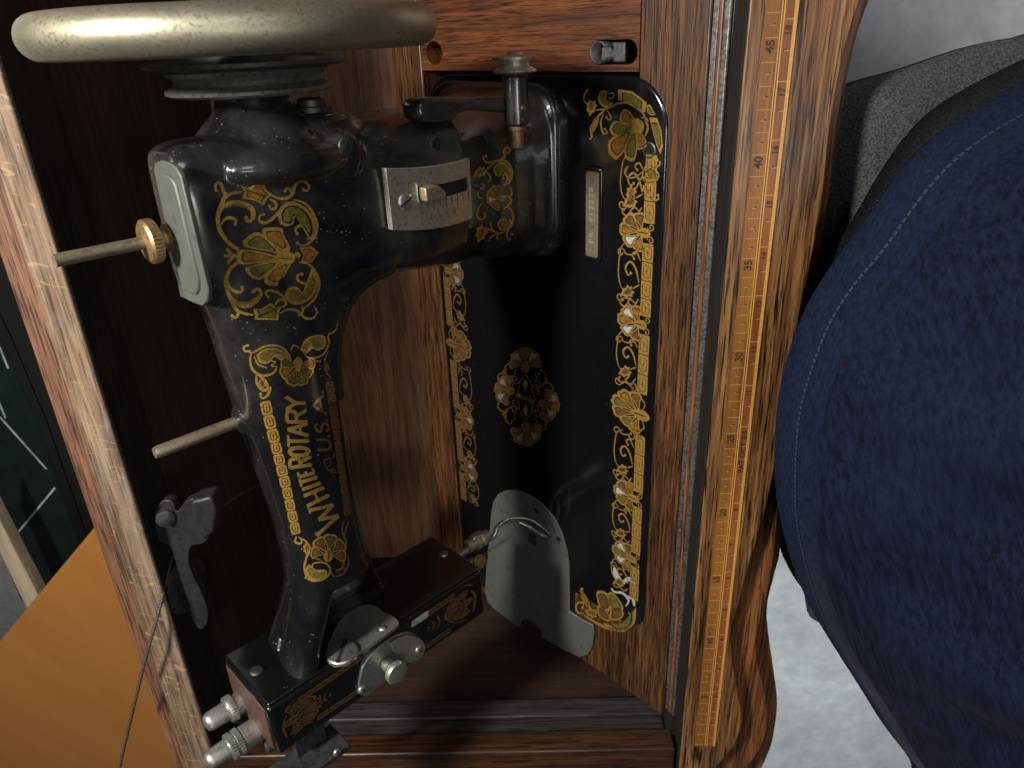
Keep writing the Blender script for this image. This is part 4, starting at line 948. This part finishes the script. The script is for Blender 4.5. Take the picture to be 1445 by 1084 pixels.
# flourish by the country letters
S([(700, 590), (698, 570), (715, 560), (722, 580), (705, 600), (740, 615), (730, 600), (722, 612), (738, 634)], 4, 'gold_dim'); S([(700, 545), (725, 560), (735, 540), (720, 530)], 4, 'gold_dim')
D.build('arm_border_decal', mac)
# lettering
FONT = {'W': [[(0, 1), (.25, 0), (.5, .75), (.75, 0), (1, 1)]], 'H': [[(.1, 0), (.1, 1)], [(.9, 0), (.9, 1)], [(.1, .5), (.9, .5)]], 'I': [[(.5, 0), (.5, 1)]], 'T': [[(.5, 0), (.5, 1)], [(0, 1), (1, 1)]],
        'E': [[(.1, 0), (.1, 1)], [(.1, 1), (.95, 1)], [(.1, .5), (.75, .5)], [(.1, 0), (.95, 0)]], 'R': [[(.1, 0), (.1, 1)], [(.1, 1), (.7, 1), (.9, .86), (.9, .66), (.7, .52), (.1, .52)], [(.55, .5), (.95, 0)]],
        'O': 'ring', 'A': [[(0, 0), (.5, 1), (1, 0)], [(.2, .36), (.8, .36)]], 'Y': [[(0, 1), (.5, .48), (1, 1)], [(.5, .48), (.5, 0)]], 'U': [[(.1, 1), (.1, .3), (.3, .02), (.7, .02), (.9, .3), (.9, 1)]],
        'S': [[(.9, .8), (.7, .98), (.35, .98), (.1, .8), (.15, .6), (.85, .4), (.92, .2), (.7, .02), (.3, .02), (.1, .2)]], '.': 'dot'}
def lettering(D, word, base, top, spans, sw, mat):
    """base, top: polylines (foot line, head line) over t in 0..1; spans: list of (t0, t1) per letter."""
    def at(line, t):
        ts = np.linspace(0, 1, len(line)); return np.array([np.interp(t, ts, [p[0] for p in line]), np.interp(t, ts, [p[1] for p in line])])
    for ch, (ta, tb) in zip(word, spans):
        def m(x, y): t = ta + (tb - ta) * x; b = at(base, t); return tuple(b + (at(top, t) - b) * y)
        g = FONT[ch]; wd = np.linalg.norm(np.array(m(1, .5)) - np.array(m(0, .5)))
        if g == 'dot': D.disc(m(.5, .05), sw * .6, mat); continue
        if g == 'ring':
            pts = [m(.5 + .42 * math.cos(a), .5 + .48 * math.sin(a)) for a in np.linspace(0, 2 * math.pi, 17)]; D.stroke(pts, sw * 1.1, mat, 0, (1, 1)); continue
        for st in g:
            straight = ch not in 'RSU' or len(st) == 2
            if straight:
                for a, b in zip(st[:-1], st[1:]):
                    D.stroke([m(*a), m(*b)], sw * (1 if abs(a[1] - b[1]) > .2 else .7), mat, .15 * random.random(), (1.15, 1.15))
            else: D.stroke([m(*p) for p in st], sw, mat, .1, (1, 1))
            if ch != 'S':
                for e in (st[0], st[-1]):
                    if e[1] in (0, 1) and not (ch == 'A' and e[1] == 1): D.stroke([m(e[0] - .13, e[1]), m(e[0] + .13, e[1])], sw * .55, mat, .3, (1, 1))
D = Decal(surf_body, 5); D.A = zz(200, 440, K5)
base = [(757, 790), (722, 720), (690, 655), (664, 610), (645, 580), (636, 520), (632, 465), (629, 400), (622, 330)]
top = [(655, 860), (628, 760), (610, 690), (597, 630), (567, 595), (566, 530), (560, 470), (554, 400), (549, 330)]
base = [(762, 800), (715, 705), (672, 640), (650, 598)]; top = [(668, 855), (636, 745), (608, 660), (596, 612)]
lettering(D, 'WHITE', base, top, [(0.0, .29), (.33, .52), (.57, .61), (.65, .80), (.85, 1.0)], 13.5, 'gold')
base = [(648, 588), (638, 520), (630, 430), (620, 325)]; top = [(568, 600), (562, 520), (556, 430), (550, 325)]
lettering(D, 'ROTARY', base, top, [(0, .17), (.19, .35), (.36, .50), (.51, .67), (.68, .84), (.85, 1.0)], 13.5, 'gold')
D.build('lettering', mac)
D = Decal(surf_body, 5); D.A = zz(200, 440, K5)
base = [(722, 545), (716, 470), (706, 400), (692, 300)]; top = [(676, 545), (666, 470), (658, 400), (650, 310)]
lettering(D, 'U.S.A.', base, top, [(.06, .27), (.29, .33), (.38, .55), (.58, .62), (.70, .94), (.97, 1.0)], 10, 'gold_dim')
D.build('lettering', mac)

# -- bed decals, laid in bed coordinates (u along, v across)
def surf_bed(u, v, off): return L(u, v, off * .8)
def p2(x, y): return on_w(x, y, 0)
def bed_border(D, mir, shaded):
    g = 'gold' if not shaded else 'gold_dim'
    def V(v): return (.2008 - v) if mir else v
    D.A = lambda u, v: (u, V(v))
    if shaded: D.BM = ['gold_dim', 'black', 'brown', 'brown', 'silver_dim', 'brown', 'gold_dim']
    shells = [(p2(905, 328)[0], .0135), (p2(894, 455)[0], .0135), (p2(885, 578)[0], .0178), (p2(878, 695)[0], .0135), (p2(876, 780)[0], .0135)]
    us = [.0330] + [s_[0] for s_ in shells] + [.350]
    fills = [('amber', 'silver', 'amber', 'brown', 'brown'), ('brown', 'silver', 'amber', 'silver', 'amber'), ('amber', 'olive', 'brown', 'olive', 'amber', 'brown'), ('brown', 'olive', 'silver', 'brown', 'amber'), ('amber', 'silver', 'olive', 'silver', 'brown')]
    sw = .00085
    for (u, r), fl in zip(shells, fills):
        big_ = r > .015
        D.shell(u, .0125 if not big_ else .0095, r, 90, fl, 150, 1.24 if not big_ else 1.32)
        D.disc((u, .0098 if not big_ else .0075), .0014)
        for sg in (-1, 1):
            if not big_: D.curl(u + sg * .0038, .0072, .0024, 90, sg * 1.1, .0007)
            else:
                D.stroke([(u + sg * .004, .0075), (u + sg * .008, .0062), (u + sg * .0105, .0080), (u + sg * .0135, .0110), (u + sg * .0165, .0095), (u + sg * .0150, .0070)], sw, 'gold', 0, (.6, .8), (0, .0007))
                D.curl(u + sg * .0175, .0160, .0035, 180 if sg > 0 else 0, sg * 1.0, sw)
            D.curl(u + sg * (r * .95 + .0012), .0275, .0033, -90, sg * -.9, sw)
            D.stroke([(u + sg * (r * .80), .0150), (u + sg * (r * 1.0), .0185), (u + sg * (r * 1.05), .0230), (u + sg * (r * .98), .0262)], sw)
    for k_, (a, b) in enumerate(zip(us[:-1], us[1:])):
        ra = .0055 if k_ != 3 else .0145; rb = .0055 if k_ != 2 else .0145
        a += ra; b -= rb
        if b - a < .008: continue
        n = max(1, round((b - a) / .0125)); d = (b - a) / n; vv = .0087; hw = .0037
        for k in range(n):
            c = a + d * (k + .5); h = d * .475
            D.poly([(c - h, vv - hw * .8), (c - h * .85, vv - hw), (c + h * .85, vv - hw), (c + h, vv - hw * .8), (c + h, vv + hw * .8), (c + h * .85, vv + hw), (c - h * .85, vv + hw), (c - h, vv + hw * .8)], 'gold', 0)
            D.stroke([(c - h * .7, vv), (c - h * .6, vv - hw * .6), (c, vv - hw * .66), (c + h * .6, vv - hw * .6), (c + h * .7, vv), (c + h * .6, vv + hw * .6), (c, vv + hw * .66), (c - h * .6, vv + hw * .6), (c - h * .7, vv)], .00034, 'black', 1.2)
            D.stroke([(c - h * .38, vv), (c + h * .38, vv)], .00034, 'black', 1.2); D.stroke([(c, vv - hw * .35), (c, vv + hw * .35)], .00034, 'black', 1.3)
        m = (a + b) / 2; q = (b - a) / 2
        D.stroke([(a + .001, .0225), (a + q * .25, .0275), (m - q * .1, .0292), (m + q * .3, .0272), (m + q * .42, .0235)], sw)
        D.leaf(m + q * .40, .0210, .0052, 60, 'brown'); D.stroke([(m + q * .15, .0135), (m + q * .30, .0185)], sw)
        D.stroke([(m + q * .1, .0140), (m - q * .25, .0165), (m - q * .42, .0205), (m - q * .25, .0240), (m - q * .05, .0222), (m - q * .12, .0200)], .0013, 'gold', 0, (.5, .7), (0, .0009))
        D.stroke([(m - q * .5, .0135), (m - q * .72, .0165), (m - q * .62, .0195), (m - q * .52, .0180)], .0011, 'gold', 0, (.5, .7), (0, .0008))
        D.stroke([(m + q * .55, .0140), (m + q * .80, .0175), (m + q * .72, .0215), (m + q * .60, .0200)], .0011, 'gold', 0, (.5, .7), (0, .0008))
        D.stroke([(m + q * .70, .0215), (m + q * .86, .0240), (m + q * .78, .0275), (m + q * .68, .0262)], .0010, 'gold', 0, (.5, .7), (0, .0008))
    D.A = None
D = Decal(surf_bed, .0009); bed_border(D, False, False); D.build('border_decal', bed)
D = Decal(surf_bed, .0009); bed_border(D, True, True); D.build('border_decal', bed)  # far border: same gold print, the arm's shade put in as dimmer colours
# corner ornaments traced in the picture and laid on the bed plane
KC = .3691
def surf_bedpx(x, y, off): u, v = on_w(x, y, 0); return L(u, v, off * .8)
D = Decal(surf_bedpx, 6); D.A = zz(800, 100, .3691); S = D.stroke
S([(78, 75), (68, 90), (66, 112), (80, 130)], 6, ball=(6, 0)); D.leaf(95, 132, 30, 100, 'amber')
S([(110, 150), (150, 145), (200, 125), (240, 125), (290, 160), (300, 190)], 9)
D.poly([(120, 98), (132, 76), (155, 78), (150, 100), (160, 125), (195, 128), (170, 142), (140, 138), (122, 120)], 'gold', 0); D.poly([(127, 98), (136, 84), (147, 88), (144, 105), (157, 128), (165, 133), (142, 130), (130, 116)], 'olive', 1.3)
S([(160, 88), (178, 85), (178, 103), (165, 105)], 5, ball=(0, 4)); S([(150, 145), (120, 175), (95, 215), (95, 255), (85, 262)], 9); D.cell([(105, 185), (122, 170), (118, 205), (95, 240), (88, 220)], 'amber', 0)
S([(155, 150), (170, 180), (160, 188), (152, 178)], 5, ball=(0, 4)); S([(140, 165), (130, 200), (140, 240), (155, 235), (145, 222)], 6, ball=(0, 4))
D.cell([(196, 70), (250, 78), (305, 120), (300, 160), (270, 145), (235, 118), (196, 112)], 'olive', 0, False); D.cell([(305, 130), (320, 130), (340, 168), (325, 172), (308, 160)], 'olive', 0, False)
D.cell([(316, 178), (345, 180), (362, 230), (368, 290), (358, 320), (345, 290), (328, 230)], 'olive', 0, False)
for pl_, fl in (([(225, 200), (205, 185), (220, 150), (245, 165), (262, 200)], 'amber'), ([(180, 245), (168, 225), (185, 195), (225, 205), (258, 215), (240, 225), (210, 242)], 'olive'), ([(190, 335), (165, 310), (165, 270), (200, 245), (250, 222), (235, 265), (215, 310)], 'amber'), ([(225, 330), (225, 295), (248, 240), (262, 232), (268, 290), (255, 340)], 'olive'), ([(272, 300), (270, 250), (278, 235), (300, 262), (300, 290)], 'amber')):
    D.poly(pl_, 'gold', .3, 1.12); D.poly(pl_, 'black', 1.3, .84); D.poly(pl_, fl, 2.3, .74)
D.poly([(245, 190), (270, 182), (295, 200), (290, 235), (262, 235), (248, 215)], 'gold', 3); S([(298, 185), (310, 215), (300, 250)], 8); S([(285, 180), (300, 178), (312, 195)], 6)
S([(225, 385), (235, 365), (228, 372), (222, 390), (235, 408), (265, 405), (290, 385)], 6, ball=(5, 0)); D.cell([(300, 385), (320, 372), (340, 385), (345, 410), (320, 408)], 'olive', 0); S([(345, 340), (358, 352), (345, 368), (320, 372)], 6, ball=(5, 0)); S([(300, 365), (290, 400), (305, 425), (340, 420), (352, 400), (345, 388)], 6, ball=(0, 5))
D.leaf(248, 460, 28, 110, 'amber'); D.leaf(305, 450, 26, 70, 'amber'); S([(290, 400), (275, 430), (262, 455)], 6); S([(300, 400), (300, 430)], 6); S([(310, 460), (330, 495), (350, 490), (348, 475)], 7, ball=(0, 5))
D.build('corner_decal', bed)
D = Decal(surf_bedpx, 6); D.A = zz(800, 480, .4059); S = D.stroke
S([(52, 865), (58, 895), (75, 920), (90, 945)], 8, ball=(5, 0)); D.cell([(45, 868), (60, 880), (80, 915), (70, 925), (55, 905)], 'amber', 0); S([(60, 950), (38, 945), (32, 925), (42, 912), (58, 915), (55, 930)], 7, ball=(0, 5)); D.leaf(92, 950, 24, 200, 'olive')
S([(60, 955), (90, 975), (140, 1000), (200, 1008), (225, 975), (215, 945)], 10); D.cell([(125, 985), (170, 992), (220, 960), (240, 930), (235, 985), (200, 1010), (160, 1010)], 'olive', 0)
for pl_, fl in (([(105, 885), (112, 875), (140, 885), (150, 930), (135, 940), (115, 925)], 'brown'), ([(145, 885), (158, 880), (185, 910), (192, 935), (165, 940), (150, 920)], 'olive'), ([(108, 925), (130, 935), (150, 965), (140, 975), (112, 955)], 'brown'), ([(155, 935), (185, 935), (195, 955), (175, 972), (152, 965)], 'brown')):
    D.poly(pl_, 'gold', .3, 1.15); D.poly(pl_, 'black', 1.3, .82); D.poly(pl_, fl, 2.3, .72)
S([(155, 862), (165, 875), (195, 880), (215, 905), (205, 925)], 8, 'silver'); S([(190, 850), (215, 830), (235, 850)], 14, 'silver'); S([(165, 790), (170, 815), (190, 840)], 16, 'silver'); S([(210, 890), (230, 900), (235, 925)], 10, 'silver')
D.build('corner_decal', bed)
# centre rosette
D = Decal(surf_bedpx, 6); D.A = zz(680, 470, .166); S = D.stroke; D.BM = ['gold_dim', 'black', 'olive', 'brown', 'silver_dim', 'brown', 'gold_dim']
G = 11
D.shell(370, 285, 165, -92, ('brown', 'silver', 'brown', 'silver', 'brown'), 150); D.shell(375, 800, 165, 82, ('brown', 'silver', 'brown', 'silver', 'brown'), 150)
D.shell(240, 490, 135, 190, ('brown', 'silver', 'brown', 'silver', 'brown'), 150, 1.15); D.shell(525, 600, 140, 12, ('brown', 'silver', 'brown', 'silver', 'brown'), 150, 1.15)
for sx, sy in ((1, 1), (-1, 1), (1, -1), (-1, -1)):
    def q_(x, y): return (372 + (x * sx) * 1.0, 545 + y * sy + (x * sx) * .21)
    S([q_(0, -195), q_(45, -130), q_(60, -60), q_(85, 15)], G); S([q_(50, -120), q_(90, -95), q_(140, -125), q_(175, -195), q_(160, -240), q_(125, -255), q_(115, -225)], G, ball=(0, 9))
    D.curl(*q_(100, -130), 32, 200, 1.0, G * .9); S([q_(140, -125), q_(200, -160), q_(235, -130), q_(230, -105)], G, ball=(0, 9)); S([q_(165, -205), q_(185, -170), q_(160, -140)], 26); S([q_(100, -105), q_(110, -60), q_(95, -45)], G * .8, ball=(0, 7)); S([q_(80, -150), q_(95, -190), q_(85, -210)], G * .8, ball=(0, 7))
D.cell([(368, 385), (395, 430), (372, 500), (345, 430)], 'silver', 0, False); D.cell([(372, 590), (395, 660), (378, 715), (345, 665)], 'silver', 0, False); D.cell([(285, 520), (320, 505), (355, 545), (325, 560)], 'silver', 0, False); D.cell([(390, 560), (420, 545), (450, 590), (420, 610)], 'brown', 0, False)
D.disc((372, 552), 20); S([(330, 570), (372, 552), (420, 530)], G)
D.build('rosette_decal', bed)
# arm foot strip decal on the front of the head
def surf_front(x, y, off): u, ww = on_v(x, y, HV1); return L(u, HV1 - off, ww)
D = Decal(surf_front, 2.0); S = D.stroke
def hd(s, t):  # s along the head 0..1, t across 0..1
    a = np.array((384, 1003)) * (1 - s) + np.array((682, 802)) * s; b = np.array((391, 1062)) * (1 - s) + np.array((682, 866)) * s
    return tuple(a + (b - a) * t)
D.A = lambda x, y: hd(x, y)
D.step = .006
D.BM = ['gold_dim', 'black', 'brown', 'brown', 'silver', 'brown', 'gold_dim']
def chain2(s0, s1, t, h, n, mat='gold'):
    for k in range(n):
        a = s0 + (s1 - s0) * k / n; b = s0 + (s1 - s0) * (k + .92) / n
        D.poly([(a, t - h), (b, t - h), (b + .002, t), (b, t + h), (a, t + h), (a - .002, t)], mat, 0); 
        if mat == 'gold': D.stroke([(a + .004, t), (b - .004, t)], h * .5, 'black', 1)
chain2(.12, .30, .16, .06, 5); chain2(.30, .42, .15, .06, 4); chain2(.20, .42, .84, .055, 6)
for s0, sg in ((.10, 1), (.90, -1)):
    if sg < 0:
        D.build('head_strip_decal', head); D = Decal(surf_front, .006); D.A = lambda x, y: hd(x, y); D.BM = ['gold_dim', 'black', 'brown', 'brown', 'silver', 'brown', 'gold_dim']; S = D.stroke
        chain2(.66, .74, .17, .07, 1, 'silver'); chain2(.74, .86, .17, .06, 4); chain2(.66, .84, .86, .055, 5)
    S([(s0 - sg * .05, .22), (s0 - sg * .02, .12), (s0 + sg * .03, .10)], .010); S([(s0 - sg * .05, .8), (s0 - sg * .06, .5), (s0 - sg * .04, .3)], .012); S([(s0 - sg * .02, .88), (s0 + sg * .04, .8), (s0 + sg * .08, .86)], .012)
    A_ = D.A; st_ = D.step; D.A = None; D.step = .0008
    def ident(x, y, off): return L(x, HV1 - off, y)
    sf_ = D.surf; D.surf = ident
    cu, cw2 = on_v(*hd(s0 + sg * -.015, .5), HV1)
    D.shell(cu, cw2, .0125, -90 * sg, ('brown', 'brown', 'brown', 'brown', 'brown'), 160, 1.5)
    D.surf = sf_; D.A = A_; D.step = st_
    for k in range(3): S([(s0 + sg * (.11 + k * .025), .5), (s0 + sg * (.12 + k * .025), .36 + .05 * k)], .010, 'gold', 0, (.6, 1.2)); S([(s0 + sg * (.11 + k * .025), .5), (s0 + sg * (.12 + k * .025), .64 - .05 * k)], .010, 'gold', 0, (.6, 1.2))
    S([(s0 + sg * .08, .5), (s0 + sg * .15, .5)], .006)
D.build('head_strip_decal', head)

# ================================================================ SURROUNDINGS
# orange table top, lower left
tb = []
o = prism('side_table', [(-1.1, -.991), (-.575, -.466), (-.36, -.25), (.05, -.66), (-.4, -1.7)], lambda x, y: Vector((x, y, -.30)), lambda x, y: Vector((x, y, -.325)), 'orange', None, .003)
tbl = empty('wooden_table', (-.5, -.8, -.72)); tag(tbl, 'smooth orange brown wooden table top beside the sewing cabinet', 'table')
o.name = 'table_top'; o.parent = tbl; o.matrix_parent_inverse = Matrix.Translation((.5, .8, .72))
for x, y in ((-.40, -.40), (-.98, -.98), (-.43, -1.5)):
    q = box('leg', (x - .02, y - .02, -.72), (x + .02, y + .02, -.326), 'orange', None, .003); q.parent = tbl; q.matrix_parent_inverse = Matrix.Translation((.5, .8, .72))
# dark green box with thin white lines
zg = -.42
def P2(x, y, z=zg): p = plane(x, y, z); return (p.x, p.y)
gq = [P2(-60, 360), P2(0, 480), P2(54, 605), P2(112, 768), P2(70, 850), P2(30, 850), P2(-60, 640)]
gb = empty('green_box', (*gq[3], -.72)); tag(gb, 'dark green box with thin white lines on its lid behind the wooden table', 'box')
def gpart(o): o.parent = gb; o.matrix_parent_inverse = Matrix.Translation((-gq[3][0], -gq[3][1], .72)); return o
gpart(prism('lid', gq, lambda x, y: Vector((x, y, zg)), lambda x, y: Vector((x, y, zg - .02)), 'green', None, .002))
gpart(prism('box_body', gq, lambda x, y: Vector((x, y, zg - .0205)), lambda x, y: Vector((x, y, -.72)), 'green', None, 0))
def gline(a, b, wd=.0012):
    A = Vector((*P2(*a), zg + .0006)); B = Vector((*P2(*b), zg + .0006)); d = (B - A).normalized(); n = Vector((-d.y, d.x, 0)) * wd
    gpart(mesh('printed_line', [A + n, A - n, B - n, B + n], [(0, 1, 2, 3)], 'white_line', None, 0))
gline((0, 588), (66, 662)); gline((10, 770), (78, 688)); gline((0, 490), (12, 520)); gline((8, 590), (-20, 520))
# pale plank leaning by the box
zp = -.35
a = [P2(-30, 680, zp), P2(-30, 720, zp), P2(38, 862, zp), P2(58, 850, zp)]
pk = prism('wooden_plank', a, lambda x, y: Vector((x, y, zp)), lambda x, y: Vector((x, y, zp - .02)), 'pale_wood', None, .002); 
tag(pk, 'narrow pale wooden plank beside the dark green box', 'plank')
# ---------------------------------------------------------------- person
per = empty('person', (.30, -.25, -.72)); tag(per, 'person leaning over the cabinet in a navy top and grey heather trousers', 'person')
def ppart(o): o.parent = per; o.matrix_parent_inverse = Matrix.Translation((-.30, .25, .72)); return o
def fold(x, y): return 1.5 * math.sin(24 * x - 16 * y) * .004 + .006 * math.sin(38 * x + 22 * y + 2 * math.sin(14 * y)) + .004 * math.sin(70 * x - 45 * y + 1.3) + .003 * math.sin(110 * y + 30 * x)
def mound(name, edge, center, z_edge, z_top, mat, steps=44, power=.5, fo=.6, thick=.012, tilt=(0, 0), ehem=None, drop=.05):
    """cloth pulled over a rounded body: closed surface from its outline up to a crown"""
    E = [Vector(p) for p in edge]; n = len(E); vs = []; fs = []; fm = []
    c = Vector(center)
    for i in range(steps + 1):
        s = i / steps
        for e in E:
            x = e.x + (c.x - e.x) * s; y = e.y + (c.y - e.y) * s; ze = e.z if len(e) > 2 else z_edge
            zc = ze + (c.z - ze) * (1 - (1 - s) ** (1 / power)) ** power
            vs.append((x, y, zc + fo * fold(x, y) * min(1, s * 4 + .15)))
    for i in range(steps):
        for k in range(n): fs.append((i * n + k, i * n + (k + 1) % n, (i + 1) * n + (k + 1) % n, (i + 1) * n + k)); fm.append(1 if (ehem and i < ehem) else 0)
    b = len(vs)
    for e in E: vs.append((e.x + (c.x - e.x) * .012, e.y + (c.y - e.y) * .012, e.z - drop * .12))
    for e in E: vs.append((e.x + (c.x - e.x) * .2, e.y + (c.y - e.y) * .2, e.z - drop))
    for k in range(n):
        j = (k + 1) % n; fs.append((k, j, b + j, b + k)); fm.append(0); fs.append((b + k, b + j, b + n + j, b + n + k)); fm.append(0)
    fs.append(tuple(b + n + k for k in range(n))); fm.append(0)
    return ppart(mesh(name, vs, fs, mat, None, 180, fm))
def edge_from(pix, z, extra):
    P_ = []
    for q in pix:
        zz_ = q[2] if len(q) > 2 else z; P_.append(plane(q[0], q[1], zz_))
    P_ += [Vector(e) for e in extra]
    return [Vector(p) for p in spline([tuple(p) for p in P_] + [tuple(P_[0])], .008)[:-1]]
shirt_px = [(1470, 108), (1400, 142), (1340, 175), (1290, 215), (1245, 270), (1205, 330), (1162, 392), (1128, 455), (1107, 520), (1096, 590), (1093, 650), (1098, 715), (1115, 785), (1140, 850), (1172, 905), (1210, 965), (1245, 1020), (1285, 1075), (1320, 1130)]
she = edge_from(shirt_px, .085, [(.30, -.50, .10), (.52, -.42, .14), (.62, -.15, .16), (.50, .06, .12), (.30, .05, .10)])
mound('shirt', she, (.33, -.16, .235), .085, .235, ['navy', 'hem'], 60, .55, 1.15, ehem=2)
st = []
for i in range(0, len(she), 1):
    e = she[i]; 
    if e.x < .16: st.append(e)
c_ = Vector((.33, -.16, .235))
# stitched seam a finger's width inside the hem
vs = []; fs = []
def srf(e, s):
    x = e.x + (c_.x - e.x) * s; y = e.y + (c_.y - e.y) * s; zc = e.z + (c_.z - e.z) * (1 - (1 - s) ** (1 / .55)) ** .55
    return Vector((x, y, zc + 1.15 * fold(x, y) * min(1, s * 4 + .15)))
fine = [Vector(p) for p in spline([tuple(e) for e in st], .0011)]
for i in range(0, len(fine) - 2, 3):
    a_, b_ = fine[i], fine[i + 2]
    i0 = len(vs); 
    for e, dd in ((a_, .0036), (a_, .0041), (b_, .0041), (b_, .0036)): vs.append(srf(e, dd / (Vector((c_.x - e.x, c_.y - e.y)).length)) + Vector((-.0002, 0, .0006)))
    fs.append((i0, i0 + 1, i0 + 2, i0 + 3))
ppart(mesh('seam_stitching', vs, fs, 'thread', None, 0))
blk_px = [(1470, 72), (1400, 105), (1330, 145), (1285, 185), (1245, 240), (1210, 300), (1185, 345), (1165, 400), (1150, 440)]
ble = edge_from(blk_px, .045, [(.12, -.16, .045), (.30, -.30, .045), (.48, -.2, .05), (.5, .06, .05), (.3, .08, .045)])
mound('black_under_layer', ble, (.30, -.08, .085), .045, .085, ['under_black'], 24, .6, .3)  # black layer filling the band between shirt hem and trousers
tr_px = [(1480, 38), (1445, 50), (1390, 60), (1335, 76), (1290, 92), (1245, 105), (1205, 116), (1180, 135), (1165, 180), (1150, 260), (1120, 420), (1080, 560), (1085, 680), (1097, 760), (1112, 800), (1135, 835), (1180, 885)]
tre = edge_from(tr_px, .008, [(.30, -.38, .0), (.5, -.3, .0), (.6, -.05, .0), (.55, .10, .0), (.35, .09, .0)])
mound('trousers', tre, (.34, -.10, .060), .008, .060, ['heather'], 44, .6, .45, drop=.12)
# body under the clothes: pelvis, trunk and thighs as one skinned surface
def body_mesh():
    joints = [(.36, -.14, -.12), (.38, -.16, .00), (.42, -.18, .08), (.32, -.10, -.12), (.22, -.10, -.11), (.34, -.22, -.12), (.24, -.24, -.11)]
    rad = [.06, .06, .06, .055, .045, .055, .045]; ed = [(0, 1), (1, 2), (0, 3), (3, 4), (0, 5), (5, 6)]
    me = bpy.data.meshes.new('body'); me.from_pydata(joints, ed, []); o = bpy.data.objects.new('body', me); COL.objects.link(o)
    sk = o.modifiers.new('skin', 'SKIN')
    for v, r in zip(me.skin_vertices[0].data, rad): v.radius = (r, r)
    me.skin_vertices[0].data[0].use_root = True
    sb = o.modifiers.new('sub', 'SUBSURF'); sb.levels = 2; sb.render_levels = 2
    me.materials.append(M['skin']); return ppart(o)
body_mesh()
